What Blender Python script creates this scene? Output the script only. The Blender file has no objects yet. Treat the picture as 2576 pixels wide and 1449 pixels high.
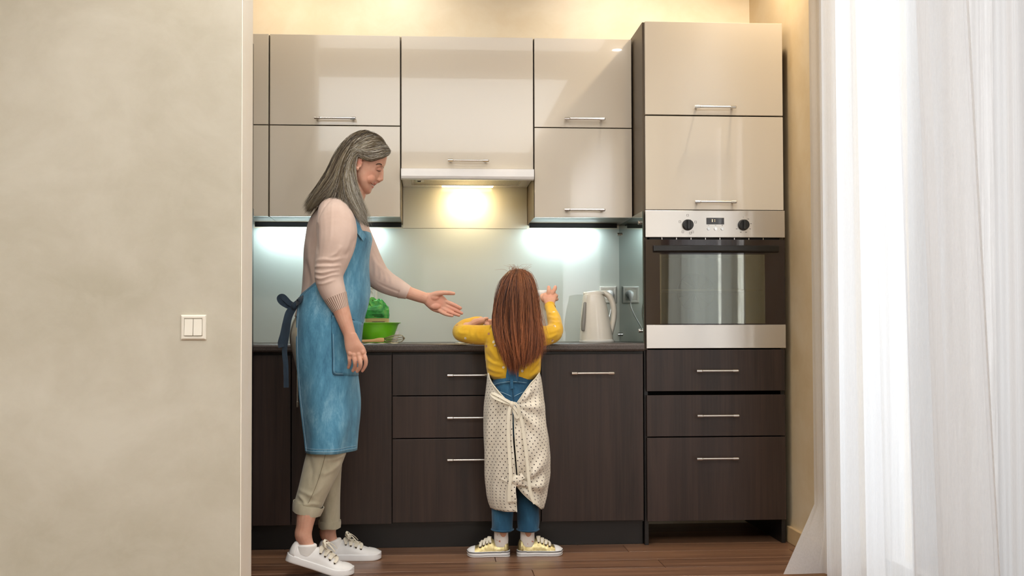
import bpy, bmesh, math, random
import numpy as np
from mathutils import Vector, Matrix
from mathutils.bvhtree import BVHTree

random.seed(7)
rng = np.random.default_rng(7)
SC = bpy.context.scene
COL = SC.collection
V = Vector
PI = math.pi

# ------------------------------------------------------------------ camera
FPX, W, H = 2888.0, 2576.0, 1449.0
CAM = V((-0.886, -5.367, 0.899))
YAW, PITCH, ROLL, SHY = 0.0697, 0.0260, -0.0026, 33.0
_c, _s = math.cos(YAW), math.sin(YAW)
_r, _f, _u = V((_c, -_s, 0)), V((_s, _c, 0)), V((0, 0, 1))
FW = _f * math.cos(PITCH) + _u * math.sin(PITCH)
_up = _u * math.cos(PITCH) - _f * math.sin(PITCH)
RT = _r * math.cos(ROLL) + _up * math.sin(ROLL)
UP = _up * math.cos(ROLL) - _r * math.sin(ROLL)
cam = bpy.data.cameras.new('camera')
cam_ob = bpy.data.objects.new('camera', cam)
COL.objects.link(cam_ob)
m = Matrix.Identity(4)
for i in range(3):
    m[i][0], m[i][1], m[i][2], m[i][3] = RT[i], UP[i], -FW[i], CAM[i]
cam_ob.matrix_world = m
cam.sensor_fit = 'HORIZONTAL'
cam.sensor_width = 36.0
cam.lens = FPX / W * 36.0
cam.shift_y = SHY / W
cam.clip_start = 0.05
SC.camera = cam_ob

# ------------------------------------------------------------------ world, light, exposure
SC.view_settings.view_transform = 'Standard'
SC.view_settings.look = 'None'
SC.view_settings.gamma = 1.0
SC.view_settings.use_curve_mapping = False
SC.view_settings.exposure = 0.45
SC.cycles.use_denoising = True
SC.cycles.max_bounces = 8
SC.cycles.diffuse_bounces = 4
SC.cycles.glossy_bounces = 4
SC.cycles.transparent_max_bounces = 12
SC.cycles.transmission_bounces = 6
SC.cycles.caustics_reflective = False
SC.cycles.caustics_refractive = False
SC.cycles.sample_clamp_indirect = 6.0

wd = bpy.data.worlds.new('world')
SC.world = wd
wd.use_nodes = True
bg = wd.node_tree.nodes['Background']
bg.inputs['Color'].default_value = (0.86, 0.93, 1.0, 1)
bg.inputs['Strength'].default_value = 0.6


def area(name, loc, direction, sx, sy, power, color):
    l = bpy.data.lights.new(name, 'AREA')
    l.shape = 'RECTANGLE'
    l.size, l.size_y = sx, sy
    l.energy = power
    l.color = color
    o = bpy.data.objects.new(name, l)
    COL.objects.link(o)
    o.location = loc
    o.rotation_euler = V(direction).to_track_quat('-Z', 'Y').to_euler()
    return o


def spot(name, loc, direction, power, color, size=1.2, blend=0.6, rad=0.03):
    l = bpy.data.lights.new(name, 'SPOT')
    l.energy = power
    l.color = color
    l.spot_size = size
    l.spot_blend = blend
    l.shadow_soft_size = rad
    o = bpy.data.objects.new(name, l)
    COL.objects.link(o)
    o.location = loc
    o.rotation_euler = V(direction).to_track_quat('-Z', 'Y').to_euler()
    return o


XR = 0.635         # right wall plane
CEIL = 2.75
# daylight outside the two windows of the right wall
area('daylight_window_near', (1.75, -2.45, 1.5), (-1, 0.05, -0.05), 2.4, 2.4, 38, (0.92, 0.97, 1.0))
area('daylight_window_far', (1.75, -6.0, 1.5), (-1, 0.15, -0.1), 2.6, 2.4, 250, (1.0, 0.98, 0.96))
# added fill under the ceiling, no fittings; the larger stands in for bounced flash
area('ceiling_fill_light', (-0.9, -2.3, CEIL - 0.03), (0, 0.0, -1), 2.2, 0.9, 12, (1.0, 0.98, 0.95))
area('ceiling_fill_light', (-2.1, -5.3, CEIL - 0.03), (0, 0.0, -1), 4.4, 3.4, 122, (0.91, 0.97, 1.0))
# warm ceiling spots over the kitchen
for x, y, p, c in ((-1.62, -0.5, 12, (1.0, 0.82, 0.60)), (-1.06, -0.5, 14, (1.0, 0.94, 0.82)), (-0.05, -0.5, 12, (1.0, 0.92, 0.80)), (0.45, -0.75, 27, (1.0, 0.82, 0.60))):
    spot('ceiling_spot_light', (x, y, CEIL - 0.03), (0, 0.5, -1), p, c, 2.3, 1.0)
for x, p in ((-1.4, 22), (-0.6, 3), (0.25, 18)):
    spot('kitchen_spot_light', (x, -1.75, CEIL - 0.04), (0, 0.25, -1), p, (1.0, 0.95, 0.87), 1.9, 0.9, 0.05)


# ------------------------------------------------------------------ projection helpers (design coordinates of the reference frame)
def ray(px, py):
    return FW + RT * ((px - W / 2) / FPX) - UP * ((py - (H / 2 + SHY)) / FPX)


def P(px, py, Y):
    d = ray(px, py)
    return CAM + d * ((Y - CAM.y) / d.y)


def PX(px, py, X):
    d = ray(px, py)
    return CAM + d * ((X - CAM.x) / d.x)


def PZ(px, py, Z):
    d = ray(px, py)
    return CAM + d * ((Z - CAM.z) / d.z)


def proj(p):
    d = p - CAM
    z = d.dot(FW)
    return W / 2 + FPX * d.dot(RT) / z, H / 2 + SHY - FPX * d.dot(UP) / z


def M_(npx, Y):
    return npx * (Y - CAM.y) / FPX


# ------------------------------------------------------------------ materials
def lin(c):
    return tuple(((v / 255) / 12.92 if v / 255 <= 0.04045 else ((v / 255 + 0.055) / 1.055) ** 2.4) for v in c)


class NT:
    def __init__(self, name):
        self.m = bpy.data.materials.new(name)
        self.m.use_nodes = True
        self.t = self.m.node_tree
        self.b = self.t.nodes['Principled BSDF']
        self.out = self.t.nodes['Material Output']

    def n(self, typ, **kw):
        x = self.t.nodes.new(typ)
        for k, v in kw.items():
            if k.startswith('i_'):
                x.inputs[k[2:].replace('_', ' ')].default_value = v
            else:
                setattr(x, k, v)
        return x

    def l(self, a, b):
        self.t.links.new(a, b)

    def coords(self, scale=(1, 1, 1), kind='Object', rot=(0, 0, 0)):
        tc = self.n('ShaderNodeTexCoord')
        mp = self.n('ShaderNodeMapping')
        mp.inputs['Scale'].default_value = scale
        mp.inputs['Rotation'].default_value = rot
        self.l(tc.outputs[kind], mp.inputs['Vector'])
        return mp.outputs['Vector']

    def noise(self, vec, scale, detail=4, rough=0.55, dist=0.0):
        x = self.n('ShaderNodeTexNoise')
        x.inputs['Scale'].default_value = scale
        x.inputs['Detail'].default_value = detail
        x.inputs['Roughness'].default_value = rough
        x.inputs['Distortion'].default_value = dist
        self.l(vec, x.inputs['Vector'])
        return x.outputs['Fac']

    def ramp(self, fac, stops):
        x = self.n('ShaderNodeValToRGB')
        e = x.color_ramp.elements
        while len(e) < len(stops):
            e.new(0.5)
        for el, (p, c) in zip(e, stops):
            el.position = p
            el.color = (*c, 1) if len(c) == 3 else c
        self.l(fac, x.inputs['Fac'])
        return x.outputs['Color']

    def mix(self, fac, a, b, mode='MIX'):
        x = self.n('ShaderNodeMix', data_type='RGBA', blend_type=mode)
        for sock, v in ((x.inputs[0], fac), (x.inputs[6], a), (x.inputs[7], b)):
            if hasattr(v, 'is_linked'):
                self.l(v, sock)
            elif isinstance(v, (int, float)):
                sock.default_value = v
            else:
                sock.default_value = (*v, 1)
        return x.outputs[2]

    def math(self, op, a, b=None, c=None):
        x = self.n('ShaderNodeMath', operation=op)
        for i, v in enumerate((a, b, c)):
            if v is None:
                continue
            if hasattr(v, 'is_linked'):
                self.l(v, x.inputs[i])
            else:
                x.inputs[i].default_value = v
        return x.outputs[0]

    def bump(self, h, strength=0.3, dist=0.002):
        x = self.n('ShaderNodeBump')
        x.inputs['Strength'].default_value = strength
        x.inputs['Distance'].default_value = dist
        self.l(h, x.inputs['Height'])
        self.l(x.outputs['Normal'], self.b.inputs['Normal'])

    def set(self, **kw):
        for k, v in kw.items():
            s = self.b.inputs[k.replace('_', ' ')]
            if hasattr(v, 'is_linked'):
                self.l(v, s)
            else:
                s.default_value = (*v, 1) if isinstance(v, tuple) and len(v) == 3 else v
        return self


def plain(name, rgb, rough=0.5, metal=0.0, coat=0.0, vary=0.06, scale=14, **kw):
    q = NT(name)
    c = lin(rgb)
    f = q.noise(q.coords(), scale, 3)
    a = tuple(v * (1 - vary) for v in c)
    b = tuple(min(1, v * (1 + vary)) for v in c)
    q.set(Base_Color=q.ramp(f, [(0.3, a), (0.7, b)]), Roughness=rough, Metallic=metal, Coat_Weight=coat, **kw)
    if coat:
        q.set(Coat_Roughness=0.03)
    return q.m


def plaster(name, c0, c1, c2, bumpy=0.15):
    q = NT(name)
    v = q.coords((1, 1, 1.25))
    n1 = q.noise(v, 1.9, 8, 0.62, 0.35)
    n2 = q.noise(v, 7.5, 7, 0.68, 0.5)
    col = q.ramp(n1, [(0.32, lin(c0)), (0.5, lin(c1)), (0.68, lin(c2))])
    col = q.mix(q.math('MULTIPLY', q.ramp(n2, [(0.42, (0, 0, 0)), (0.66, (1, 1, 1))]), 0.35), col, lin(c2))
    q.set(Base_Color=col, Roughness=0.55)
    q.bump(n2, bumpy, 0.003)
    return q.m


def wood(name, dark, light, axis=2, rough=0.38, gs=1.0, coat=0.0):
    q = NT(name)
    sc = [26 * gs, 26 * gs, 26 * gs]
    sc[axis] = 1.1 * gs
    v = q.coords(tuple(sc))
    n1 = q.noise(v, 1.0, 6, 0.65, 0.5)
    sc2 = [140 * gs] * 3
    sc2[axis] = 3.0 * gs
    n2 = q.noise(q.coords(tuple(sc2)), 1.0, 3, 0.6)
    oi = q.n('ShaderNodeObjectInfo')
    f = q.math('ADD', n1, q.math('MULTIPLY', q.math('SUBTRACT', n2, 0.5), 0.45))
    f = q.math('ADD', f, q.math('MULTIPLY', q.math('SUBTRACT', oi.outputs['Random'], 0.5), 0.22))
    q.set(Base_Color=q.ramp(f, [(0.28, lin(dark)), (0.75, lin(light))]), Roughness=rough, Coat_Weight=coat)
    q.bump(n2, 0.06, 0.001)
    return q.m


def metal(name, rgb, rough=0.3, brushed=None):
    q = NT(name)
    q.set(Metallic=1.0, Base_Color=lin(rgb), Roughness=rough)
    if brushed is not None:
        sc = [400, 400, 400]
        sc[brushed] = 4
        n1 = q.noise(q.coords(tuple(sc)), 1.0, 2)
        q.set(Roughness=q.math('MULTIPLY_ADD', n1, 0.12, rough - 0.06))
        q.bump(n1, 0.03, 0.0005)
    return q.m


def emit(name, rgb, strength):
    q = NT(name)
    q.set(Base_Color=(0.8, 0.8, 0.8), Emission_Color=tuple(rgb), Emission_Strength=strength, Roughness=0.4)
    return q.m


def fabric(name, c0, c1, scale=60, rough=0.9, weave=900, bump=0.25, stretch=(1, 1, 1), sheen=0.2):
    q = NT(name)
    v = q.coords(stretch)
    n1 = q.noise(v, scale, 5, 0.6)
    n2 = q.noise(q.coords((1, 1, 1)), weave, 2)
    q.set(Base_Color=q.ramp(n1, [(0.3, lin(c0)), (0.7, lin(c1))]), Roughness=rough, Sheen_Weight=sheen)
    q.bump(n2, bump, 0.001)
    return q.m


# ------------------------------------------------------------------ mesh helpers
class MB:
    """collects vertices and faces of ONE mesh object"""

    def __init__(self):
        self.v, self.f, self.mi, self.uv = [], [], [], None

    def add(self, vs, fs, mi=0):
        o = len(self.v)
        self.v += [tuple(p) for p in vs]
        self.f += [tuple(i + o for i in f) for f in fs]
        self.mi += [mi] * len(fs)
        return self

    def box(self, x0, x1, y0, y1, z0, z1, mi=0):
        vs = [(x, y, z) for x in (x0, x1) for y in (y0, y1) for z in (z0, z1)]
        fs = [(0, 1, 3, 2), (4, 6, 7, 5), (0, 4, 5, 1), (2, 3, 7, 6), (0, 2, 6, 4), (1, 5, 7, 3)]
        return self.add(vs, fs, mi)

    def loft(self, rings, cap=True, mi=0, closed=True):
        n = len(rings[0])
        vs = [p for r in rings for p in r]
        fs = []
        for i in range(len(rings) - 1):
            for j in range(n if closed else n - 1):
                k = (j + 1) % n
                fs.append((i * n + j, i * n + k, (i + 1) * n + k, (i + 1) * n + j))
        if cap:
            a = len(vs)
            vs.append(sum((V(p) for p in rings[0]), V()) / n)
            vs.append(sum((V(p) for p in rings[-1]), V()) / n)
            b = (len(rings) - 1) * n
            for j in range(n):
                k = (j + 1) % n
                fs.append((a, k, j))
                fs.append((a + 1, b + j, b + k))
        return self.add(vs, fs, mi)

    def ell(self, rows, n=24, steps=4, pw=1.0, cap=True, mi=0, wob=None):
        """rows of (centre, vec_a, vec_b): smooth elliptical loft"""
        return self.loft(ell_rings(rows, n, steps, pw, wob), cap, mi)

    def tube(self, path, radii, n=10, steps=4, cap=True, mi=0, round_end=False, flat=None):
        pts, rad = smooth_path(path, radii, steps)
        if round_end:
            pts, rad = round_ends(pts, rad)
        return self.loft(tube_rings(pts, rad, n, flat), cap, mi)

    def ball(self, c, rx, ry=None, rz=None, n=16, rot=None, mi=0):
        ry = rx if ry is None else ry
        rz = rx if rz is None else rz
        rings = []
        for i in range(1, n // 2):
            a = PI * i / (n // 2)
            ring = []
            for j in range(n):
                b = 2 * PI * j / n
                p = V((rx * math.sin(a) * math.cos(b), ry * math.sin(a) * math.sin(b), rz * math.cos(a)))
                if rot is not None:
                    p = rot @ p
                ring.append(V(c) + p)
            rings.append(ring)
        return self.loft(rings, True, mi)

    def lathe(self, c, prof, n=40, mi=0, cap=False):
        """prof: list of (radius, z)"""
        rings = [[V(c) + V((r * math.cos(2 * PI * j / n), r * math.sin(2 * PI * j / n), z)) for j in range(n)] for r, z in prof]
        return self.loft(rings, cap, mi)

    def ribbon(self, path, width, thick, nrm, steps=5, mi=0):
        pts, rad = smooth_path(path, width if isinstance(width, (list, tuple)) else [width] * len(path), steps)
        rings = []
        for i, p in enumerate(pts):
            t = (pts[min(i + 1, len(pts) - 1)] - pts[max(i - 1, 0)]).normalized()
            nn = V(nrm(i / (len(pts) - 1))) if callable(nrm) else V(nrm)
            s = t.cross(nn).normalized()
            nn = s.cross(t).normalized()
            a, b = s * rad[i] / 2, nn * thick / 2
            rings.append([p - a - b, p + a - b, p + a + b, p - a + b])
        return self.loft(rings, True, mi)


def catmull(pts, steps):
    out = []
    n = len(pts)
    for i in range(n - 1):
        p0, p1, p2, p3 = pts[max(i - 1, 0)], pts[i], pts[i + 1], pts[min(i + 2, n - 1)]
        for k in range(steps):
            t = k / steps
            out.append(0.5 * ((2 * p1) + (p2 - p0) * t + (2 * p0 - 5 * p1 + 4 * p2 - p3) * t * t + (3 * p1 - p0 - 3 * p2 + p3) * t ** 3))
    out.append(pts[-1])
    return out


def smooth_path(path, radii, steps):
    path = [V(p) for p in path]
    if not isinstance(radii, (list, tuple)):
        radii = [radii] * len(path)
    if steps <= 1 or len(path) < 3:
        return path, list(radii)
    return catmull(path, steps), [max(1e-5, r) for r in catmull([float(r) for r in radii], steps)]


def round_ends(pts, rad):
    a, b = [], []
    t0 = (pts[0] - pts[1]).normalized()
    t1 = (pts[-1] - pts[-2]).normalized()
    for q in (0.3, 0.65, 0.9):
        c = math.sqrt(1 - q * q)
        a.insert(0, (pts[0] + t0 * rad[0] * q, rad[0] * c))
        b.append((pts[-1] + t1 * rad[-1] * q, rad[-1] * c))
    return [x[0] for x in a] + pts + [x[0] for x in b], [x[1] for x in a] + rad + [x[1] for x in b]


def tube_rings(pts, rad, n, flat=None):
    t = (pts[1] - pts[0]).normalized()
    nn = t.cross(V((0, 0, 1)))
    if nn.length < 1e-3:
        nn = t.cross(V((0, 1, 0)))
    nn.normalize()
    rings = []
    for i, p in enumerate(pts):
        t = (pts[min(i + 1, len(pts) - 1)] - pts[max(i - 1, 0)])
        if t.length < 1e-9:
            t = V((0, 0, 1))
        t.normalize()
        nn = (nn - t * nn.dot(t)).normalized()
        b = t.cross(nn)
        ring = []
        for j in range(n):
            a = 2 * PI * j / n
            d = nn * math.cos(a) * rad[i] + b * math.sin(a) * rad[i]
            if flat is not None:
                fn, fk = V(flat[0]).normalized(), flat[1]
                d = d - fn * d.dot(fn) * (1 - fk)
            ring.append(p + d)
        rings.append(ring)
    return rings


def ell_rings(rows, n=24, steps=4, pw=1.0, wob=None):
    C = catmull([V(r[0]) for r in rows], steps)
    A = catmull([V(r[1]) for r in rows], steps)
    B = catmull([V(r[2]) for r in rows], steps)
    rings = []
    for i, (c, a, b) in enumerate(zip(C, A, B)):
        ring = []
        for j in range(n):
            th = 2 * PI * j / n
            ct, st = math.cos(th), math.sin(th)
            ct = math.copysign(abs(ct) ** pw, ct)
            st = math.copysign(abs(st) ** pw, st)
            k = 1.0 if wob is None else wob(i / max(1, len(C) - 1), th)
            ring.append(c + a * ct * k + b * st * k)
        rings.append(ring)
    return rings


def parent_to(o, par):
    o.parent = par
    if par.type == 'EMPTY':
        o.matrix_parent_inverse = Matrix.Translation(-par.location)
    return o


def build(name, mb, mats, parent=None, smooth=False, bevel=0.0, seg=2, solid=0.0, sub=0, fix=True):
    me = bpy.data.meshes.new(name)
    me.from_pydata(mb.v, [], mb.f)
    me.validate()
    if fix:
        bm = bmesh.new()
        bm.from_mesh(me)
        bmesh.ops.recalc_face_normals(bm, faces=bm.faces)
        bm.to_mesh(me)
        bm.free()
    if not isinstance(mats, (list, tuple)):
        mats = [mats]
    for q in mats:
        me.materials.append(q)
    if len(mats) > 1 and len(mb.mi) == len(me.polygons):
        me.polygons.foreach_set('material_index', mb.mi)
    if smooth:
        me.polygons.foreach_set('use_smooth', [True] * len(me.polygons))
        if fix:
            me.set_sharp_from_angle(angle=1.12)
    o = bpy.data.objects.new(name, me)
    COL.objects.link(o)
    if bevel:
        md = o.modifiers.new('bevel', 'BEVEL')
        md.width, md.segments, md.limit_method, md.angle_limit = bevel, seg, 'ANGLE', 0.6
    if solid:
        md = o.modifiers.new('solid', 'SOLIDIFY')
        md.thickness, md.offset = solid, 0.0
    if sub:
        md = o.modifiers.new('sub', 'SUBSURF')
        md.levels = md.render_levels = sub
    if parent is not None:
        parent_to(o, parent)
    return o


def fuse(name, mb, mats, voxel, smooth_it=4, factor=0.5, parent=None, disp=None, dec=0.0):
    """fuse overlapping solids into one continuous surface"""
    me = bpy.data.meshes.new(name)
    me.from_pydata(mb.v, [], mb.f)
    bm = bmesh.new()
    bm.from_mesh(me)
    bmesh.ops.recalc_face_normals(bm, faces=bm.faces)
    bm.to_mesh(me)
    bm.free()
    o = bpy.data.objects.new(name + '_tmp', me)
    COL.objects.link(o)
    md = o.modifiers.new('r', 'REMESH')
    md.mode, md.voxel_size, md.use_smooth_shade = 'VOXEL', voxel, True
    if smooth_it:
        ms = o.modifiers.new('s', 'SMOOTH')
        ms.factor, ms.iterations = factor, smooth_it
    if dec:
        mdx = o.modifiers.new('d', 'DECIMATE')
        mdx.ratio = dec
    dg = bpy.context.evaluated_depsgraph_get()
    dg.update()
    me2 = bpy.data.meshes.new_from_object(o.evaluated_get(dg))
    bpy.data.objects.remove(o)
    bpy.data.meshes.remove(me)
    me2.name = name
    me2.materials.clear()
    for q in (mats if isinstance(mats, (list, tuple)) else [mats]):
        me2.materials.append(q)
    if disp is not None:
        n = len(me2.vertices)
        co = np.empty(n * 3); me2.vertices.foreach_get('co', co)
        no = np.empty(n * 3); me2.vertices.foreach_get('normal', no)
        co, no = co.reshape(-1, 3), no.reshape(-1, 3)
        co = co + no * (disp(co, no) if disp.__code__.co_argcount == 2 else disp(co))[:, None]
        me2.vertices.foreach_set('co', co.ravel())
    me2.polygons.foreach_set('use_smooth', [True] * len(me2.polygons))
    o2 = bpy.data.objects.new(name, me2)
    COL.objects.link(o2)
    if parent is not None:
        parent_to(o2, parent)
    return o2


def thing(name, label, cat, loc=(0, 0, 0), group=None):
    o = bpy.data.objects.new(name, None)
    COL.objects.link(o)
    o.location = loc
    o.empty_display_size = 0.05
    o['label'], o['category'] = label, cat
    if group:
        o['group'] = group
    return o


def tag(o, label, cat, group=None):
    o['label'], o['category'] = label, cat
    if group:
        o['group'] = group
    return o


def struct(o):
    o['kind'] = 'structure'
    return o

# ================================================================== materials of the room
M_PL_L = plaster('venetian plaster pale beige', (182, 175, 155), (192, 185, 167), (204, 198, 182))
M_PL_B = plaster('venetian plaster cream', (226, 210, 182), (232, 219, 194), (240, 230, 210))
M_PL_R = plaster('venetian plaster ochre', (212, 188, 146), (219, 197, 158), (226, 208, 176))
M_CEIL = plain('ceiling paint', (238, 232, 220), 0.8)
M_CREAM = NT('cream high gloss lacquer').set(Base_Color=lin((217, 208, 192)), Roughness=0.12, Coat_Weight=0.6, Coat_Roughness=0.02, IOR=1.5).m
M_CREAM_E = plain('cream edge band', (196, 186, 160), 0.4)
M_WENGE = wood('wenge veneer vertical grain', (33, 22, 18), (62, 45, 38), 2, 0.4)
M_CARC = plain('taupe cabinet side', (104, 91, 74), 0.45, vary=0.04)
M_DARK = plain('black brown board', (24, 20, 18), 0.4)
M_BLACK = plain('black gap', (8, 8, 8), 0.6)
M_PLANK = wood('dark walnut floor plank', (96, 66, 49), (158, 118, 90), 0, 0.32, 0.55)
M_TRIM = plain('ochre painted skirting', (206, 176, 132), 0.45)
M_STEEL = metal('brushed stainless steel', (212, 208, 202), 0.32, 0)
M_CHROME = metal('polished chrome', (212, 210, 206), 0.14)
M_SATIN = metal('satin nickel bar', (206, 203, 198), 0.26)
M_WHITE = plain('white enamel', (236, 234, 232), 0.25, coat=0.4, vary=0.02)
M_PLAS = plain('ivory plastic', (232, 226, 212), 0.32, coat=0.25, vary=0.02)
M_SOCK = plain('white socket plastic', (226, 222, 212), 0.3, coat=0.3, vary=0.02)
M_KETT = plain('cream kettle plastic', (236, 229, 215), 0.28, coat=0.4, vary=0.02)
M_GREYP = plain('grey translucent gauge', (140, 136, 128), 0.2, coat=0.4)
M_CTOP = NT('dark brown laminate worktop')
_n = M_CTOP.noise(M_CTOP.coords(), 260, 4, 0.7)
M_CTOP.set(Base_Color=M_CTOP.ramp(_n, [(0.35, lin((58, 50, 46))), (0.65, lin((92, 82, 76)))]), Roughness=0.34)
M_CTOP = M_CTOP.m
M_GLASSB = NT('back painted pale green glass')
M_GLASSB.set(Base_Color=lin((210, 216, 207)), Roughness=0.5, Coat_Weight=1.0, Coat_Roughness=0.015, Coat_IOR=1.5, Specular_IOR_Level=0.2)
M_GLASSB = M_GLASSB.m
M_GLASSU = NT('back painted pale cream green glass')
M_GLASSU.set(Base_Color=lin((216, 216, 202)), Roughness=0.5, Coat_Weight=1.0, Coat_Roughness=0.03, Specular_IOR_Level=0.2)
M_GLASSU = M_GLASSU.m
M_GLASSS = NT('smoked green side glass')
M_GLASSS.set(Base_Color=lin((120, 134, 130)), Metallic=0.85, Roughness=0.04)
M_GLASSS = M_GLASSS.m
M_GEDGE = plain('green glass edge', (40, 62, 56), 0.1, coat=0.6)
M_OVENG = NT('black oven door glass')
M_OVENG.set(Base_Color=lin((34, 22, 22)), Roughness=0.05, Specular_IOR_Level=0.5, Coat_Weight=0.6, Coat_Roughness=0.01, Coat_IOR=1.5)
M_OVENG = M_OVENG.m
M_OVENW = NT('oven window glass')
_mx = M_OVENW.n('ShaderNodeMixShader')
_tr = M_OVENW.n('ShaderNodeBsdfTransparent')
_tr.inputs['Color'].default_value = (0.62, 0.62, 0.52, 1)
_gl = M_OVENW.n('ShaderNodeBsdfGlossy')
_gl.inputs['Roughness'].default_value = 0.03
_gl.inputs['Color'].default_value = (0.86, 0.9, 0.84, 1)
_lw = M_OVENW.n('ShaderNodeLayerWeight')
_lw.inputs['Blend'].default_value = 0.5
M_OVENW.l(M_OVENW.math('MULTIPLY_ADD', M_OVENW.math('POWER', _lw.outputs['Facing'], 4.0), 0.6, 0.20), _mx.inputs[0])
M_OVENW.l(_tr.outputs[0], _mx.inputs[1])
M_OVENW.l(_gl.outputs[0], _mx.inputs[2])
M_OVENW.l(_mx.outputs[0], M_OVENW.out.inputs['Surface'])
M_OVENW = M_OVENW.m
M_OVENI = plain('oven cavity enamel', (70, 66, 56), 0.35)
M_KNOB = plain('black knob plastic', (24, 23, 22), 0.35)
M_PRINT = plain('dark printed mark', (70, 66, 62), 0.6)
M_AMBER = emit('amber display segment', (1.0, 0.55, 0.2), 2.2)
M_LEDW = emit('cool white led', (0.72, 0.93, 1.0), 14)
M_WARM = emit('warm hood lamp', (1.0, 0.72, 0.36), 14)
M_SPOTE = emit('warm spot lens', (1.0, 0.93, 0.84), 70)

# ================================================================== room shell
YP0, YP1, XPE = -1.62, -1.405, -1.50        # partition wall: near face, far face, end
fl = MB().box(-4.6, XR + 0.2, -8.6, 0.15, -0.08, -0.012)
floor = struct(build('floor', fl, M_PLANK))
# planks: joints recessed, one mesh each, shared by length
pw, gap = 0.158, 0.0022
plank_me = {}
row = 0
y = -0.40
while y > -3.0:
    x = -2.35 - random.random() * 1.1
    while x < XR:
        L = 1.215
        x1 = min(x + L - gap, XR - 0.002)
        if x1 - x > 0.05 and x1 > -2.3:
            q = build('plank', MB().box(x, x1, y - pw + gap, y, -0.012, 0.0), M_PLANK, floor, bevel=0.0016, seg=1)
        x += L
    y -= pw
build('outer_floor_boards', MB().box(-4.6, XR, -8.6, y - 0.001, -0.012, 0.0), M_PLANK, floor)

struct(build('ceiling', MB().box(-4.6, XR + 0.2, -8.6, 0.15, CEIL, CEIL + 0.1), M_CEIL))
struct(build('wall_back', MB().box(-4.6, XR + 0.2, 0.012, 0.15, -0.08, CEIL), M_PL_B))
struct(build('wall_left', MB().box(-4.6, XPE, YP0, YP1, 0, CEIL), M_PL_L, bevel=0.004, seg=2))
struct(build('wall_end_lit_skin', MB().box(XPE, XPE + 0.003, YP0 + 0.002, YP1, 0, CEIL), plaster('wall end plaster with painted light', (244, 234, 216), (248, 240, 224), (250, 244, 232))))  # thin skin on the same wall; paler colour paints in light on its end
struct(build('wall_outer_left', MB().box(-4.7, -4.6, -8.6, YP0, 0, CEIL), M_PL_L))
struct(build('wall_kitchen_left', MB().box(-2.95, -2.85, YP1, 0.012, 0, CEIL), M_PL_B))
struct(build('wall_rear', MB().box(-4.7, XR + 0.2, -8.7, -8.6, -0.08, CEIL), M_PL_L))
# right wall with two window openings
WY = ((-2.75, -1.33), (-7.1, -4.75))
WZ0, WZ1 = 0.025, 2.45
wr = MB()
ys = [0.012, WY[0][1], WY[0][0], WY[1][1], WY[1][0], -8.6]
for a, b in ((ys[0], ys[1]), (ys[2], ys[3]), (ys[4], ys[5])):
    wr.box(XR, XR + 0.2, b, a, -0.08, CEIL)
for (b, a) in WY:
    wr.box(XR, XR + 0.2, b, a, -0.08, WZ0)
    wr.box(XR, XR + 0.2, b, a, WZ1, CEIL)
struct(build('wall_right', wr, M_PL_R))
M_PANE = NT('window pane glass')
_t = M_PANE.n('ShaderNodeBsdfTransparent')
_g = M_PANE.n('ShaderNodeBsdfGlossy')
_g.inputs['Roughness'].default_value = 0.0
_m2 = M_PANE.n('ShaderNodeMixShader')
_f2 = M_PANE.n('ShaderNodeLayerWeight')
M_PANE.l(M_PANE.math('MULTIPLY_ADD', M_PANE.math('POWER', _f2.outputs['Facing'], 5.0), 0.7, 0.04), _m2.inputs[0]); M_PANE.l(_t.outputs[0], _m2.inputs[1]); M_PANE.l(_g.outputs[0], _m2.inputs[2])
M_PANE.l(_m2.outputs[0], M_PANE.out.inputs['Surface'])
M_PANE = M_PANE.m
for i, (b, a) in enumerate(WY):
    w = bpy.data.objects.new('window_%d' % (i + 1), None)
    COL.objects.link(w)
    w['kind'] = 'structure'
    w.location = (XR + 0.12, (a + b) / 2, WZ0)
    fr = MB()
    t = 0.06
    x0, x1 = XR + 0.1, XR + 0.15
    fr.box(x0, x1, b, a, WZ0, WZ0 + t).box(x0, x1, b, a, WZ1 - t, WZ1).box(x0, x1, b, b + t, WZ0, WZ1).box(x0, x1, a - t, a, WZ0, WZ1)
    mid = (a + b) / 2
    fr.box(x0, x1, mid - t / 2, mid + t / 2, WZ0, WZ1)
    build('window_frame', fr, M_WHITE, w, bevel=0.004)
    for c, d in ((b + t, mid - t / 2), (mid + t / 2, a - t)):
        build('pane', MB().box(XR + 0.122, XR + 0.128, c, d, WZ0 + t, WZ1 - t), M_PANE, w)
    build('window_sill', MB().box(XR - 0.012, XR + 0.1, b - 0.01, a + 0.01, WZ0 - 0.02, WZ0), M_WHITE, w, bevel=0.004)
struct(build('baseboard_right', MB().box(XR - 0.016, XR, -8.6, -0.55, 0, 0.068), M_TRIM, bevel=0.003))
struct(build('baseboard_left', MB().box(-4.6, XPE - 0.002, YP0 - 0.014, YP0, 0, 0.068), M_TRIM, bevel=0.003))
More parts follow.
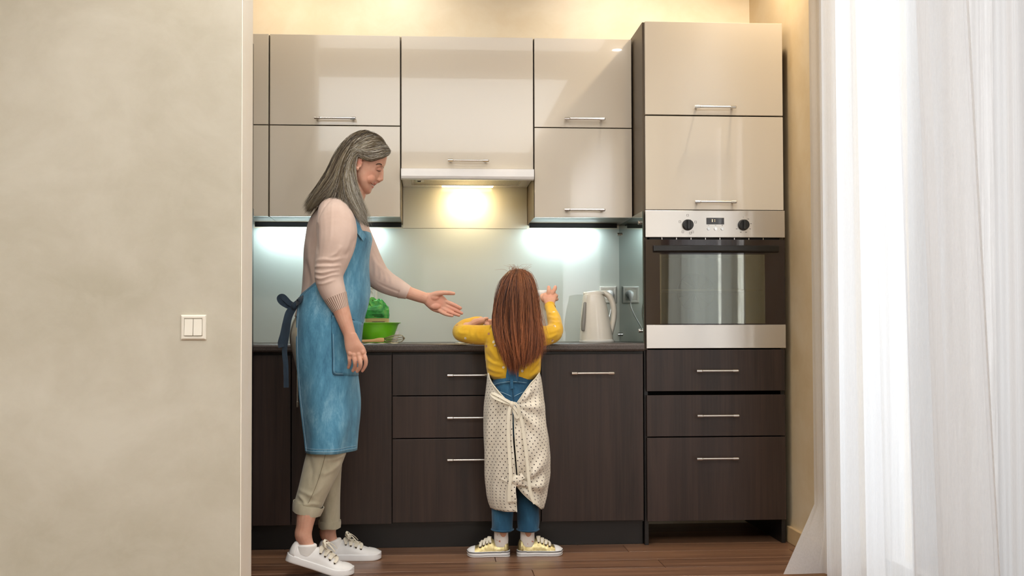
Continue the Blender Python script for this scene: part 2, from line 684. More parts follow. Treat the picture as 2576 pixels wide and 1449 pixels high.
# recessed ceiling spots (fittings of the lamps above)
for x, y, wh in ((-1.62, -0.5, 'over the narrow corner wall cabinet'), (-1.06, -0.5, 'over the wall cabinet left of the hood'), (-0.05, -0.5, 'over the wall cabinet above the kettle'), (0.45, -0.75, 'over the tall oven cabinet'), (-1.4, -1.75, 'over the place where the woman stands'), (-0.6, -1.75, 'over the place where the girl stands'), (0.25, -1.75, 'over the floor before the oven'), (0.33, -2.8, 'before the wide white curtain')):
    s = thing('ceiling_spot', 'recessed warm ceiling spot lamp ' + wh, 'lamp', (x, y, CEIL), 'recessed spots over the kitchen')
    build('ring', MB().lathe((x, y, CEIL - 0.008), [(0.036, 0.006), (0.046, 0.006), (0.048, 0.0), (0.037, 0.001), (0.036, 0.006)], 28), M_CHROME, s, smooth=True)
    if y < -2:
        build('lens', MB().lathe((x, y, CEIL - 0.004), [(0.0, 0.0), (0.03, 0.0), (0.034, 0.003)], 24), M_SPOTE, s)


# ================================================================== cabinets
def bar_handle(par, c, L, axis='x', kind='round', out=0.032):
    """bar handle: round rod on two posts; c is the middle of the handle on the door face"""
    c = V(c)
    ax = V((1, 0, 0)) if axis == 'x' else V((0, 0, 1))
    rod = c + V((0, -out, 0))
    mb = MB()
    a, b = rod - ax * L / 2, rod + ax * L / 2
    mb.tube([a + ax * 0.018, b - ax * 0.018], 0.0045, 14, 1)
    h = build('handle', mb, M_SATIN, par, smooth=False)
    for s in (-1, 1):
        e = rod + ax * s * (L / 2 - 0.012)
        q = MB()
        q.tube([e - ax * 0.012, e + ax * 0.010, e + ax * 0.0125], [0.0062, 0.0062, 0.0048], 14, 1)
        q.tube([e + V((0, 0, 0)), V((e.x, c.y - 0.0005, e.z))], 0.0046, 12, 1)
        build('handle_post', q, M_CHROME, h)
    return h


def front(par, name, x0, x1, z0, z1, yf, mats, th=0.019):
    mb = MB().box(x0, x1, yf, yf + th, z0, z1)
    return build(name, mb, mats, par, bevel=0.0012, seg=2)


G = 0.0022
YU, YBASE = -0.362, -0.60


def wall_cab(label, x0, x1, z0, z1, splits, handles, side_l=True):
    t = thing('wall_cabinet', label, 'cabinet', ((x0 + x1) / 2, -0.18, z0), 'cream wall cabinets')
    mb = MB()
    th = 0.017
    yb0, yb1 = YU + 0.021, 0.011
    mb.box(x0, x0 + th, yb0, yb1, z0, z1).box(x1 - th, x1, yb0, yb1, z0, z1)
    mb.box(x0 + th, x1 - th, yb0, yb1, z0, z0 + th).box(x0 + th, x1 - th, yb0, yb1, z1 - th, z1)
    mb.box(x0 + th, x1 - th, -0.001, yb1, z0 + th, z1 - th)
    build('body', mb, M_CARC, t)
    zs = [z0] + splits + [z1]
    for i in range(len(zs) - 1):
        d = front(t, 'door', x0 + G, x1 - G, zs[i] + (G if i else 0), zs[i + 1] - (G if i < len(zs) - 2 else 0), YU, M_CREAM)
        if handles[i]:
            bar_handle(d, handles[i], 0.178)
    return t


def hp(px, py, yf):
    q = P(px, py, yf - 0.03)
    return (q.x, yf, q.z)


ZU0, ZU1, ZUM = 1.397, 2.189, 1.793
XA, XB, XC, XT = -1.588, -1.021, -0.4385, 0.002
wall_cab('narrow cream gloss corner wall cabinet beside the plaster wall', XA - 0.42, XA - 0.001, ZU0, ZU1, [ZUM], [None, None])
wall_cab('cream gloss wall cabinet behind the woman, two lift-up doors', XA + 0.001, XB - 0.001, ZU0, ZU1, [ZUM], [hp(845, 521, YU), hp(843, 297, YU)])
wall_cab('cream gloss wall cabinet with one tall door above the white hood', XB + 0.001, XC - 0.001, 1.609, ZU1, [], [hp(1178, 404, YU)])
wall_cab('cream gloss wall cabinet with two doors beside the tall oven cabinet', XC + 0.001, XT - 0.004, ZU0, ZU1, [ZUM], [hp(1471, 528, YU), hp(1471, 299, YU)])

# tall oven cabinet
TX0, TX1 = 0.004, 0.606
ZT = 2.207
tc = thing('tall_cabinet', 'tall oven cabinet, cream doors above and dark brown drawers below', 'cabinet', ((TX0 + TX1) / 2, -0.3, 0))
for (a, b) in ((TX0, TX0 + 0.017), (TX1 - 0.017, TX1)):
    build('side_panel', MB().box(a, b, YBASE + 0.021, 0.011, 0.0, 0.818), M_DARK, tc, bevel=0.001, seg=1)
    build('side_panel', MB().box(a, b, YBASE + 0.021, 0.011, 0.818, ZT), M_CARC, tc, bevel=0.001, seg=1)
mb = MB().box(TX0 + 0.017, TX1 - 0.017, YBASE + 0.03, 0.011, ZT - 0.017, ZT)
for z in (1.8, 1.415, 0.805, 0.115):
    mb.box(TX0 + 0.017, TX1 - 0.017, YBASE + 0.05, 0.011, z - 0.017, z)
mb.box(TX0 + 0.017, TX1 - 0.017, -0.02, 0.011, 0.115, ZT - 0.017)
build('shelves', mb, M_DARK, tc)
zt = lambda py: P(1800, py, YBASE).z
FX0, FX1 = TX0 + 0.008, TX1 - 0.003
for name, ya, yb, hx, hy, mt in (('door', 289.5, 56.5, 1799.5, 269, M_CREAM), ('door', 528, 293, 1800.5, 508, M_CREAM),
                                 ('drawer', 983.5, 879.5, 1805, 933, M_WENGE), ('drawer', 1097, 993.5, 1806.5, 1046, M_WENGE), ('drawer', 1309.5, 1100, 1805.5, 1154, M_WENGE)):
    d = front(tc, name, FX0, FX1, zt(ya), zt(yb), YBASE, mt)
    bar_handle(d, hp(hx, hy, YBASE), 0.177)

# dark tall unit end beside the partition wall
du = thing('side_unit', 'dark brown tall unit end just behind the plaster wall edge', 'cabinet', (-2.0, -1.0, 0))
build('body', MB().box(-2.4, -1.613, YP1 + 0.01, -0.63, 0.10, 2.076), M_CARC, du, bevel=0.001, seg=1)
build('plinth', MB().box(-2.4, -1.64, YP1 + 0.01, -0.64, 0.0, 0.10), M_DARK, du)
build('front_panel', MB().box(-1.6128, -1.611, YP1 + 0.01, -0.631, 0.10, 1.40), M_DARK, du)

# base cabinets
ZC0, ZC1 = 0.813, 0.847
ZB0, ZB1 = 0.107, 0.802


def base_cab(label, x0, x1):
    t = thing('base_cabinet', label, 'cabinet', ((x0 + x1) / 2, -0.3, 0), 'dark brown base cabinets')
    mb = MB()
    th = 0.017
    mb.box(x0, x0 + th, -0.579, 0.0, 0.1, ZC0 - 0.001).box(x1 - th, x1, -0.579, 0.0, 0.1, ZC0 - 0.001).box(x0 + th, x1 - th, -0.579, 0.0, 0.1, 0.117)
    mb.box(x0 + th, x1 - th, -0.579, -0.56, 0.77, ZC0 - 0.001).box(x0 + th, x1 - th, -0.02, 0.0, 0.117, ZC0 - 0.001)
    build('body', mb, M_DARK, t)
    return t


zb = lambda py: P(1100, py, YBASE).z
b1 = base_cab('dark brown corner base cabinet with upright bar handle, behind the woman', -2.05, XB - 0.0295)
d = front(b1, 'door', -2.04, -1.464, ZB0, ZB1, YBASE, M_WENGE)
d = front(b1, 'door', -1.46, XB - 0.031, ZB0, ZB1, YBASE, M_WENGE)
c = P(748, 969, YBASE - 0.03)
bar_handle(d, (c.x, YBASE, c.z), 0.178, 'z')
XD = -0.434
b2 = base_cab('dark brown base cabinet with three drawers, left of the girl', XB - 0.0285, XD - 0.0005)
for ya, yb, hy in ((994.5, 891, 944), (1101.5, 997, 1051), (1313.5, 1104, 1157)):
    d = front(b2, 'drawer', XB - 0.027, XD - 0.002, zb(ya), zb(yb), YBASE, M_WENGE)
    bar_handle(d, hp(1180, hy, YBASE), 0.178)
b3 = base_cab('dark brown base cabinet with one wide door, right of the girl', XD + 0.0005, 0.0)
d = front(b3, 'door', XD + 0.002, -0.004, ZB0, ZB1, YBASE, M_WENGE)
bar_handle(d, hp(1492, 939, YBASE), 0.178)
tag(build('kick_board', MB().box(-2.05, 0.0, -0.552, -0.535, 0.001, 0.099), M_DARK), 'black kick board under the base cabinets along the floor', 'kick board')
mb = MB()
prof = [(-0.605, ZC0), (-0.617, ZC0 + 0.002), (-0.622, ZC0 + 0.009), (-0.622, ZC1 - 0.009), (-0.6195, ZC1 - 0.003), (-0.613, ZC1), (-0.02, ZC1), (-0.001, ZC1), (-0.001, ZC0)]
mb.loft([[(x, yy, z) for yy, z in prof] for x in (-2.3, -0.0015)])
tag(build('countertop', mb, M_CTOP), 'long dark brown laminate worktop with rounded front edge', 'worktop')

# back splash glass, upper glass, side glass
zs0 = 1.378
tag(build('glass_backsplash', MB().box(-2.3, -0.001, -0.0, 0.0115, ZC1 + 0.001, zs0), M_GLASSB), 'pale green glass backsplash along the whole worktop', 'backsplash')
tag(build('hood_backsplash', MB().box(XB + 0.001, XC - 0.001, -0.0, 0.0115, zs0 + 0.002, 1.60), M_GLASSU), 'pale glass panel on the wall directly under the hood', 'backsplash')
sg = thing('glass_side_panel', 'smoked reflecting glass panel on the side of the oven cabinet', 'glass panel', (-0.003, -0.3, ZC1))
x0, x1 = -0.0045, -0.0005
mb = MB()
zt0 = P(1622, 531, -0.605).z
mb.box(x0 + 0.0005, x1, -0.606, -0.002, ZC1 + 0.001, zt0)
build('glass_pane', mb, M_GLASSS, sg)
build('glass_edge', MB().box(x0, x1, -0.609, -0.606, ZC1 + 0.001, zt0), M_GEDGE, sg)
for yy, py in ((-0.57, 560), (-0.57, 832), (-0.025, 590), (-0.025, 841)):
    q = P(1610, py, yy)
    mb = MB()
    mb.tube([(-0.005, yy, q.z), (-0.0155, yy, q.z), (-0.0165, yy, q.z)], [0.0085, 0.0085, 0.007], 18, 1)
    build('standoff', mb, M_CHROME, sg)

# ------------------------------------------------------------------ range hood
rh = thing('range_hood', 'white slide-out range hood with a glowing lamp under cream cabinet', 'hood', ((XB + XC) / 2, -0.2, 1.55))
hx0, hx1 = XB + 0.002, XC - 0.002
z0, z1 = 1.558, 1.605
yf = -0.388
mb = MB()
prof = [(yf, z1), (yf - 0.002, z1 - 0.012), (yf - 0.004, z0 + 0.014), (yf, z0 + 0.004), (yf + 0.01, z0), (yf + 0.03, z0), (yf + 0.03, z1)]
mb.loft([[(x, a, b) for a, b in prof] for x in (hx0, hx1)])
build('front_visor', mb, M_WHITE, rh, bevel=0.001, seg=1)
mb = MB().box(hx0, hx1, yf + 0.031, -0.001, z0 + 0.014, z1)
build('body', mb, M_WHITE, rh)
M_FILT = NT('perforated filter mesh')
_v = M_FILT.n('ShaderNodeTexVoronoi'); _v.inputs['Scale'].default_value = 240; M_FILT.l(M_FILT.coords(), _v.inputs['Vector'])
M_FILT.set(Base_Color=M_FILT.ramp(_v.outputs['Distance'], [(0.2, lin((120, 112, 98))), (0.5, lin((176, 168, 150)))]), Metallic=0.6, Roughness=0.45)
M_FILT = M_FILT.m
fz = z0 + 0.0105
build('filter', MB().box(hx0 + 0.05, hx1 - 0.055, yf + 0.05, -0.125, fz - 0.001, fz + 0.003), M_FILT, rh)
fr = MB()
for a, b, c2, d2 in ((hx0 + 0.042, hx1 - 0.047, yf + 0.04, yf + 0.05), (hx0 + 0.042, hx1 - 0.047, -0.125, -0.115), (hx0 + 0.042, hx0 + 0.05, yf + 0.05, -0.125), (hx1 - 0.055, hx1 - 0.047, yf + 0.05, -0.125)):
    fr.box(a, b, c2, d2, fz - 0.003, fz + 0.003)
build('filter_frame', fr, M_SATIN, rh)
build('switch', MB().box(hx0 + 0.062, hx0 + 0.10, yf + 0.075, yf + 0.13, fz - 0.006, fz - 0.001).box(hx0 + 0.07, hx0 + 0.085, yf + 0.09, yf + 0.105, fz - 0.009, fz - 0.006, 1), [M_WHITE, M_BLACK], rh)
lx0, lx1 = P(1112, 465, -0.06).x, P(1240, 465, -0.06).x
build('lamp_lens', MB().box(lx0, lx1, -0.1, -0.045, fz - 0.003, fz + 0.003), M_WARM, rh, bevel=0.002)
spot('hood_lamp_light', ((lx0 + lx1) / 2, -0.075, fz - 0.012), (0, 0.62, -1), 3.2, (1.0, 0.80, 0.52), 2.5, 0.9, 0.02)

# ------------------------------------------------------------------ under cabinet LED lamps
for lab, xa, xb in (('cool white light bar under the wall cabinets behind the woman', XA - 0.10, XB - 0.004), ('cool white light bar under the wall cabinet above the kettle', XC + 0.002, XT - 0.03)):
    t = thing('light_bar', lab, 'lamp', ((xa + xb) / 2, -0.08, ZU0))
    build('housing', MB().box(xa, xb, -0.094, -0.084, 1.376, ZU0 - 0.001).box(xa, xb, -0.084, -0.03, ZU0 - 0.006, ZU0 - 0.001), M_BLACK, t, bevel=0.001, seg=1)
    build('led_strip', MB().box(xa + 0.01, xb - 0.1, -0.078, -0.04, ZU0 - 0.011, ZU0 - 0.0062), M_LEDW, t)
    area('led_light', ((xa + xb) / 2 - 0.04, -0.058, ZU0 - 0.014), (0, 0.25, -1), xb - xa - 0.12, 0.03, 1.5 * (xb - xa), (0.80, 0.95, 1.0))
    area('led_glow_light', ((xa + xb) / 2 - 0.04, -0.14, ZU0 - 0.03), (0, 0.0, 1), xb - xa - 0.12, 0.02, 0.35 * (xb - xa), (0.78, 0.94, 1.0))

# ------------------------------------------------------------------ oven
ov = thing('oven', 'built-in stainless steel oven with two black knobs, black glass door', 'oven', ((TX0 + TX1) / 2, -0.4, 0.83))
OX0, OX1 = TX0 + 0.005, TX1 + 0.001
zo = lambda py: P(1800, py, YBASE).z
mb = MB().box(OX0, OX1, YBASE - 0.004, YBASE + 0.018, zo(597.5), zo(529.5))
cp = build('control_panel', mb, M_STEEL, ov, bevel=0.002)
build('vent', MB().box(OX0 + 0.02, OX1 - 0.02, YBASE + 0.012, YBASE + 0.018, zo(604), zo(597)), M_BLACK, ov)
for k in range(8):
    x = OX0 + 0.07 + k * 0.062
    build('vent_rib', MB().box(x, x + 0.003, YBASE + 0.002, YBASE + 0.012, zo(604), zo(598)), M_SATIN, ov)
gz0, gz1 = zo(816.5), zo(603)
wx0, wx1, wz0, wz1 = P(1660, 700, YBASE).x, P(1924, 700, YBASE).x, gz0 + 0.004, zo(640)
mb = MB()
ya, yb = YBASE - 0.002, YBASE + 0.012
mb.box(OX0 + 0.001, wx0, ya, yb, gz0, gz1).box(wx1, OX1 - 0.001, ya, yb, gz0, gz1).box(wx0, wx1, ya, yb, wz1, gz1).box(wx0, wx1, ya, yb, gz0, wz0)
dr = build('door', mb, M_OVENG, ov)
build('door_window', MB().box(wx0, wx1, ya, ya + 0.005, wz0, wz1), M_OVENW, dr)
mb = MB()
hx0_, hx1_ = P(1643, 625, YBASE).x, P(1957, 625, YBASE).x
ring = []
hz0, hz1 = zo(634), zo(618)
for i in range(13):
    t = i / 12
    x = hx0_ + (hx1_ - hx0_) * t
    bow = 0.016 * (1 - (2 * t - 1) ** 4)
    y_ = YBASE - 0.008 - bow
    ring.append([(x, y_, hz0 - 0.002), (x, y_ - 0.006, hz0 + 0.004), (x, y_ - 0.006, hz1 - 0.002), (x, y_, hz1), (x, y_ + 0.008, hz1), (x, y_ + 0.008, hz0)])
mb.loft(ring)
build('door_handle', mb, M_KNOB, dr, smooth=False)
build('lower_panel', MB().box(OX0 + 0.002, OX1, YBASE - 0.004, YBASE + 0.015, zo(876), zo(817)), M_STEEL, ov, bevel=0.0015)
cav = MB()
cx0, cx1, cz0, cz1, cy1 = wx0 - 0.01, wx1 + 0.005, wz0 - 0.003, wz1 + 0.01, -0.2
cav.add([(cx0, yb, cz0), (cx1, yb, cz0), (cx1, yb, cz1), (cx0, yb, cz1), (cx0, cy1, cz0), (cx1, cy1, cz0), (cx1, cy1, cz1), (cx0, cy1, cz1)],
        [(4, 5, 6, 7), (0, 1, 5, 4), (3, 7, 6, 2), (0, 4, 7, 3), (1, 2, 6, 5)])
build('cavity', cav, M_OVENI, ov, fix=False)
q = P(1748, 735, cy1)
mb = MB()
mb.tube([(q.x + 0.085 * math.cos(a), cy1 - 0.012, q.z + 0.085 * math.sin(a)) for a in [2 * PI * i / 32 for i in range(33)]], 0.003, 8, 1)
for k in range(12):
    a = 2 * PI * k / 12
    mb.tube([(q.x + 0.02 * math.cos(a), cy1 - 0.012, q.z + 0.02 * math.sin(a)), (q.x + 0.08 * math.cos(a + 0.3), cy1 - 0.012, q.z + 0.08 * math.sin(a + 0.3))], 0.003, 6, 1)
build('fan', mb, M_SATIN, ov)
mb = MB()
rz = P(1790, 731, -0.5).z
mb.tube([(cx0, -0.55, rz), (cx1, -0.55, rz)], 0.004, 8, 1)
mb.tube([(cx0, -0.25, rz), (cx1, -0.25, rz)], 0.003, 8, 1)
for k in range(14):
    x = cx0 + 0.02 + k * (cx1 - cx0 - 0.04) / 13
    mb.tube([(x, -0.55, rz), (x, -0.25, rz)], 0.0015, 6, 1)
build('rack', mb, M_CHROME, ov)
yk = YBASE - 0.004
for kx in (1730, 1870):
    q = P(kx, 566, yk)
    mb = MB()
    for (r, a, b) in ((0.0235, 0, 0.006), (0.0215, 0.006, 0.02)):
        mb.loft([[(q.x + rr * math.cos(2 * PI * j / 36), yk - d_, q.z + rr * math.sin(2 * PI * j / 36)) for j in range(36)] for rr, d_ in ((r, a), (r, b - 0.001), (r - 0.001, b))])
    k_ = build('knob', mb, M_KNOB, ov)
    build('knob_grip', MB().box(q.x - 0.0065, q.x + 0.0065, yk - 0.032, yk - 0.019, q.z - 0.02, q.z + 0.02), M_KNOB, k_, bevel=0.002)
    mk = MB()
    if kx == 1870:
        for k in range(7):
            a = PI / 2 - k * 2 * PI / 9
            x, z = q.x + 0.033 * math.cos(a), q.z + 0.033 * math.sin(a)
            mk.box(x - (0.001 if k == 0 else 0.0035), x + (0.001 if k == 0 else 0.0035), yk - 0.0006, yk + 0.001, z - 0.001, z + 0.001)
    else:
        for k, a in enumerate((PI / 2, 0.35, -0.95, -1.25, -2.2, 2.75)):
            rr = 0.041 if k == 0 else 0.036
            x, z = q.x + rr * math.cos(a), q.z + rr * math.sin(a)
            s = 0.0045
            for (a0, a1, b0, b1) in ((-s, s, s - 0.001, s), (-s, s, -s, -s + 0.001), (-s, -s + 0.001, -s, s), (s - 0.001, s, -s, s)):
                mk.box(x + a0, x + a1, yk - 0.0006, yk + 0.001, z + b0, z + b1)
    build('dial_marks', mk, M_PRINT, cp)['kind'] = 'stuff'
a, b = P(1777, 564.5, yk), P(1821.5, 548, yk)
dp = build('display', MB().box(a.x, b.x, yk - 0.0015, yk + 0.001, a.z, b.z), plain('display black', (34, 30, 30), 0.15, coat=0.6), ov, bevel=0.001, seg=1)
dg_ = MB()
for px in (1791.6,):
    c = P(px, 555, yk)
    dg_.box(c.x - 0.0011, c.x + 0.0011, yk - 0.0022, yk - 0.0012, c.z - 0.0055, c.z - 0.0007).box(c.x - 0.0011, c.x + 0.0011, yk - 0.0022, yk - 0.0012, c.z + 0.0007, c.z + 0.0055)
c = P(1798, 555, yk)
for s in (-1, 1):
    dg_.box(c.x - 0.001, c.x + 0.001, yk - 0.0022, yk - 0.0012, c.z + s * 0.003 - 0.001, c.z + s * 0.003 + 0.001)
build('digits', dg_, M_AMBER, dp)
for k, px in enumerate((1782.5, 1800, 1817)):
    c = P(px, 575.5, yk)
    mb = MB()
    mb.loft([[(c.x + rr * math.cos(2 * PI * j / 24), yk - d_, c.z + rr * math.sin(2 * PI * j / 24)) for j in range(24)] for rr, d_ in ((0.0085, -0.001), (0.0085, 0.0006), (0.007, 0.0006), (0.0068, 0.004), (0.006, 0.0048))])
    build('button', mb, M_CHROME, ov)
    c = P(px, 567, yk)
    mk = MB().box(c.x - 0.003, c.x + 0.003, yk - 0.0006, yk + 0.001, c.z - 0.0006, c.z + 0.0006)
    if k == 2:
        mk.box(c.x - 0.0006, c.x + 0.0006, yk - 0.0006, yk + 0.001, c.z - 0.003, c.z + 0.003)
    build('button_mark', mk, M_PRINT, cp)


# ------------------------------------------------------------------ sockets, light switch
def frame_plate(mb, c, s, d, mi=0, inner=0.7):
    """square bevelled frame facing -Y"""
    x, y, z = c
    rings = []
    for k, dd in ((1.0, 0.0), (0.985, d * 0.55), (0.9, d), (inner + 0.02, d), (inner, d * 0.72)):
        h = s / 2 * k
        rings.append([(x - h, y - dd, z - h), (x + h, y - dd, z - h), (x + h, y - dd, z + h), (x - h, y - dd, z + h)])
    mb.loft(rings, cap=False, mi=mi)
    h = s / 2 * inner
    mb.add([(x - h, y - d * 0.72, z - h), (x + h, y - d * 0.72, z - h), (x + h, y - d * 0.72, z + h), (x - h, y - d * 0.72, z + h)], [(0, 1, 2, 3)], mi)


c = P(487.5, 823.5, YP0)
ls = thing('light_switch', 'ivory double rocker light switch on the plaster wall', 'switch', c)
mb = MB()
frame_plate(mb, c, 0.0805, 0.011)
build('frame', mb, M_PLAS, ls, bevel=0.0015)
for s in (-1, 1):
    xx = c.x + s * 0.0142
    w = 0.0134
    mb = MB().loft([[(xx - w, YP0 - 0.007, c.z + zz), (xx + w, YP0 - 0.007, c.z + zz), (xx + w, YP0 - dd, c.z + zz), (xx - w, YP0 - dd, c.z + zz)] for zz, dd in ((-0.0265, 0.0155), (0.0, 0.0125), (0.0265, 0.0105))])
    build('rocker', mb, M_PLAS, ls, bevel=0.0012)
build('surround', MB().box(c.x - 0.0285, c.x + 0.0285, YP0 - 0.0092, YP0 - 0.0065, c.z - 0.0275, c.z + 0.0285), plain('switch recess', (150, 144, 130), 0.5), ls)


def socket(c, s, label):
    t = thing('wall_socket', label, 'socket', c)
    mb = MB()
    frame_plate(mb, c, s, 0.010, inner=0.66)
    build('frame', mb, M_SOCK, t, bevel=0.0015)
    ins = MB()
    h = s * 0.32
    ins.box(c.x - h, c.x + h, c.y - 0.0085, c.y - 0.006, c.z - h, c.z + h)
    ring = [[(c.x + rr * math.cos(2 * PI * j / 28), c.y - d_, c.z + rr * math.sin(2 * PI * j / 28)) for j in range(28)] for rr, d_ in ((0.024, 0.0084), (0.024, 0.0105), (0.0215, 0.0105), (0.0205, 0.004))]
    ins.loft(ring, cap=False)
    build('insert', ins, M_SOCK, t)
    return t


c = P(1529.5, 741.5, -0.001)
socket(c, 0.081, 'white wall socket holding a plug, behind the cream kettle')
plug = thing('power_plug', 'white plug and cord of the kettle in the wall socket', 'plug', c)
q = V((c.x + 0.006, c.y, c.z + 0.003))
mb = MB().tube([q + V((0, -0.006, 0)), q + V((0, -0.02, 0)), q + V((0.0, -0.036, -0.004)), q + V((0.001, -0.046, -0.016)), q + V((0.002, -0.048, -0.034))], [0.019, 0.0185, 0.017, 0.011, 0.0055], 18, 4)
build('plug_body', mb, M_WHITE, plug, smooth=True)
mb = MB().tube([q + V((0.002, -0.048, -0.03)), q + V((0.002, -0.052, -0.06)), q + V((-0.01, -0.08, -0.10)), q + V((-0.03, -0.12, -0.15)), V((c.x - 0.05, -0.17, ZC1 + 0.004))], 0.003, 8, 5)
build('cord', mb, M_WHITE, plug, smooth=True)
c = P(927, 741, -0.001)
socket(c, 0.081, 'white wall socket half hidden behind the woman, above flour bag')

# ================================================================== things on the worktop
ZT_ = ZC1 + 0.0006
# --- kettle
KY = -0.27
kt = thing('kettle', 'cream electric kettle with loop handle on the worktop, beside the oven cabinet', 'kettle', P(1500, 862, KY))


def krow(py, xl, xr, hy, dy=0.0):
    a, b = P(xl, py, KY), P(xr, py, KY)
    z = max(a.z, ZT_)
    return (V(((a.x + b.x) / 2, KY + dy, z)), V(((b.x - a.x) / 2, 0, 0)), V((0, hy, 0)))


z_at = lambda z, Y: proj(V((-0.1, Y, z)))[1]
mb = MB()
mb.ell([krow(855, 1458.5, 1542, 0.070), krow(835, 1459.5, 1539, 0.069), krow(800, 1461.5, 1532, 0.066), krow(770, 1463.5, 1526, 0.062), krow(750, 1466, 1520, 0.058), krow(741.5, 1468, 1516, 0.054), krow(738.5, 1471, 1512, 0.049)], 40, 4, 0.82)
build('body', mb, M_KETT, kt, smooth=True)
mb = MB()
mb.ell([krow(741, 1468, 1521, 0.051), krow(736.5, 1469.5, 1520, 0.050), krow(733.5, 1476, 1515, 0.044), krow(731.6, 1486, 1510, 0.03)], 36, 3, 0.85)
build('lid', mb, M_KETT, kt, smooth=True)
mb = MB()
base_z = ZT_
mb.ell([(V((krow(860, 1457, 1546, .07)[0].x, KY, base_z)), V((0.078, 0, 0)), V((0, 0.074, 0))), (V((krow(860, 1457, 1546, .07)[0].x, KY, base_z + 0.008)), V((0.078, 0, 0)), V((0, 0.074, 0))), (V((krow(860, 1457, 1546, .07)[0].x, KY, base_z + 0.0125)), V((0.073, 0, 0)), V((0, 0.069, 0)))], 40, 2, 0.82)
build('base', mb, plain('grey white kettle base', (206, 204, 198), 0.35, coat=0.3), kt, smooth=True)
mb = MB()
hpth = [(1508, 738), (1521, 738), (1533, 746), (1541, 762), (1544.5, 782), (1543, 806), (1537, 832), (1531, 850), (1524, 853)]
mb.tube([P(x, y, KY - 0.005) for x, y in hpth], [0.010, 0.0125, 0.0135, 0.0135, 0.013, 0.0125, 0.0125, 0.012, 0.008], 18, 5, flat=((0, 1, 0), 1.15))
build('handle', mb, M_KETT, kt, smooth=True)
mb = MB()
mb.tube([P(1471.5, 763, KY - 0.045), P(1469.5, 790, KY - 0.047), P(1467, 815, KY - 0.049), P(1466.5, 829, KY - 0.049)], [0.0065, 0.009, 0.010, 0.008], 14, 3, round_end=True)
build('water_gauge', mb, M_GREYP, kt, smooth=True)
sp = P(1471, 739, KY)
mb = MB().ell([(sp + V((0.012, 0, 0)), V((0, 0, 0.010)), V((0, 0.026, 0))), (sp + V((-0.006, 0, 0.001)), V((0, 0, 0.007)), V((0, 0.014, 0)))], 16, 3)
build('spout', mb, M_KETT, kt, smooth=True)

# --- jar in the girl's hand
M_JAR = NT('milky white plastic')
M_JAR.set(Base_Color=lin((226, 222, 206)), Roughness=0.25, Transmission_Weight=0.25, Subsurface_Weight=0.0)
M_JAR = M_JAR.m
M_LID = plain('white jar lid', (240, 240, 238), 0.3, coat=0.3, vary=0.01)
JY = -0.42
jc = P(1368, 861, JY)
jr = thing('jar', 'milky white waisted jar with white lid, held by the girl beside her head', 'jar', (jc.x, JY, ZT_))
zz = lambda py: max(P(1368, py, JY).z, ZT_)
mb = MB().lathe((jc.x, JY, 0), [(0.0, ZT_), (0.052, ZT_), (0.057, ZT_ + 0.006), (0.055, zz(838)), (0.047, zz(822)), (0.041, zz(808)), (0.036, zz(802)), (0.037, zz(796)), (0.033, zz(790)), (0.033, zz(775)), (0.031, zz(755)), (0.029, zz(744)), (0.0, zz(743))], 40)
build('body', mb, M_JAR, jr, smooth=True)
mb = MB().lathe((jc.x, JY, 0), [(0.0, zz(744)), (0.031, zz(744)), (0.0335, zz(741)), (0.0335, zz(733)), (0.030, zz(730.5)), (0.0, zz(730))], 36)
build('lid', mb, M_LID, jr, smooth=True)

# --- green bowl
BY = -0.36
bc = P(947, 862, BY)
zz = lambda py: max(P(947, py, BY).z, ZT_)
M_GREEN = plain('glossy green plastic', (112, 204, 30), 0.3, coat=0.25, vary=0.03)
rr_ = M_(1, BY)
mb = MB().lathe((bc.x, BY, 0), [(0.0, ZT_ + 0.002), (33 * rr_, ZT_ + 0.002), (35 * rr_, ZT_), (37 * rr_, ZT_ + 0.002), (44 * rr_, zz(845)), (50 * rr_, zz(830)), (54 * rr_, zz(818)), (56 * rr_, zz(815)), (60.5 * rr_, zz(813)), (61 * rr_, zz(812)), (59.5 * rr_, zz(811.5)), (54.5 * rr_, zz(814)), (52.5 * rr_, zz(818)), (48 * rr_, zz(832)), (42 * rr_, zz(847)), (34 * rr_, zz(857)), (0.0, zz(858))], 56)
bw = build('mixing_bowl', mb, M_GREEN, None, smooth=True)
tag(bw, 'bright green plastic mixing bowl on the worktop beside the woman', 'bowl')

# --- small white bowl behind
SY = -0.17
c = P(983, 862, SY)
k = M_(1, SY)
mb = MB().lathe((c.x, SY, 0), [(0, ZT_ + 0.001), (12 * k, ZT_ + 0.001), (14 * k, ZT_), (15 * k, ZT_ + 0.003), (19 * k, ZT_ + 0.02), (20.5 * k, ZT_ + 0.035), (21 * k, ZT_ + 0.052), (19.8 * k, ZT_ + 0.052), (19 * k, ZT_ + 0.035), (13 * k, ZT_ + 0.008), (0, ZT_ + 0.006)], 40)
tag(build('small_bowl', mb, M_WHITE, None, smooth=True), 'small white bowl half hidden behind the green mixing bowl', 'bowl')

# --- flour bag
FY = -0.13
fb = thing('flour_bag', 'green and beige paper flour bag with crumpled top, behind green bowl', 'bag', (P(948, 862, FY).x, FY, ZT_))
M_BAGB = plain('beige paper band', (206, 184, 122), 0.6, vary=0.05)
M_BAGG = NT('green printed paper')
_n = M_BAGG.noise(M_BAGG.coords(), 30, 3, 0.5, 0.5)
M_BAGG.set(Base_Color=M_BAGG.ramp(_n, [(0.35, lin((28, 120, 40))), (0.5, lin((52, 158, 62))), (0.68, lin((108, 180, 74)))]), Roughness=0.5)
M_BAGG = M_BAGG.m


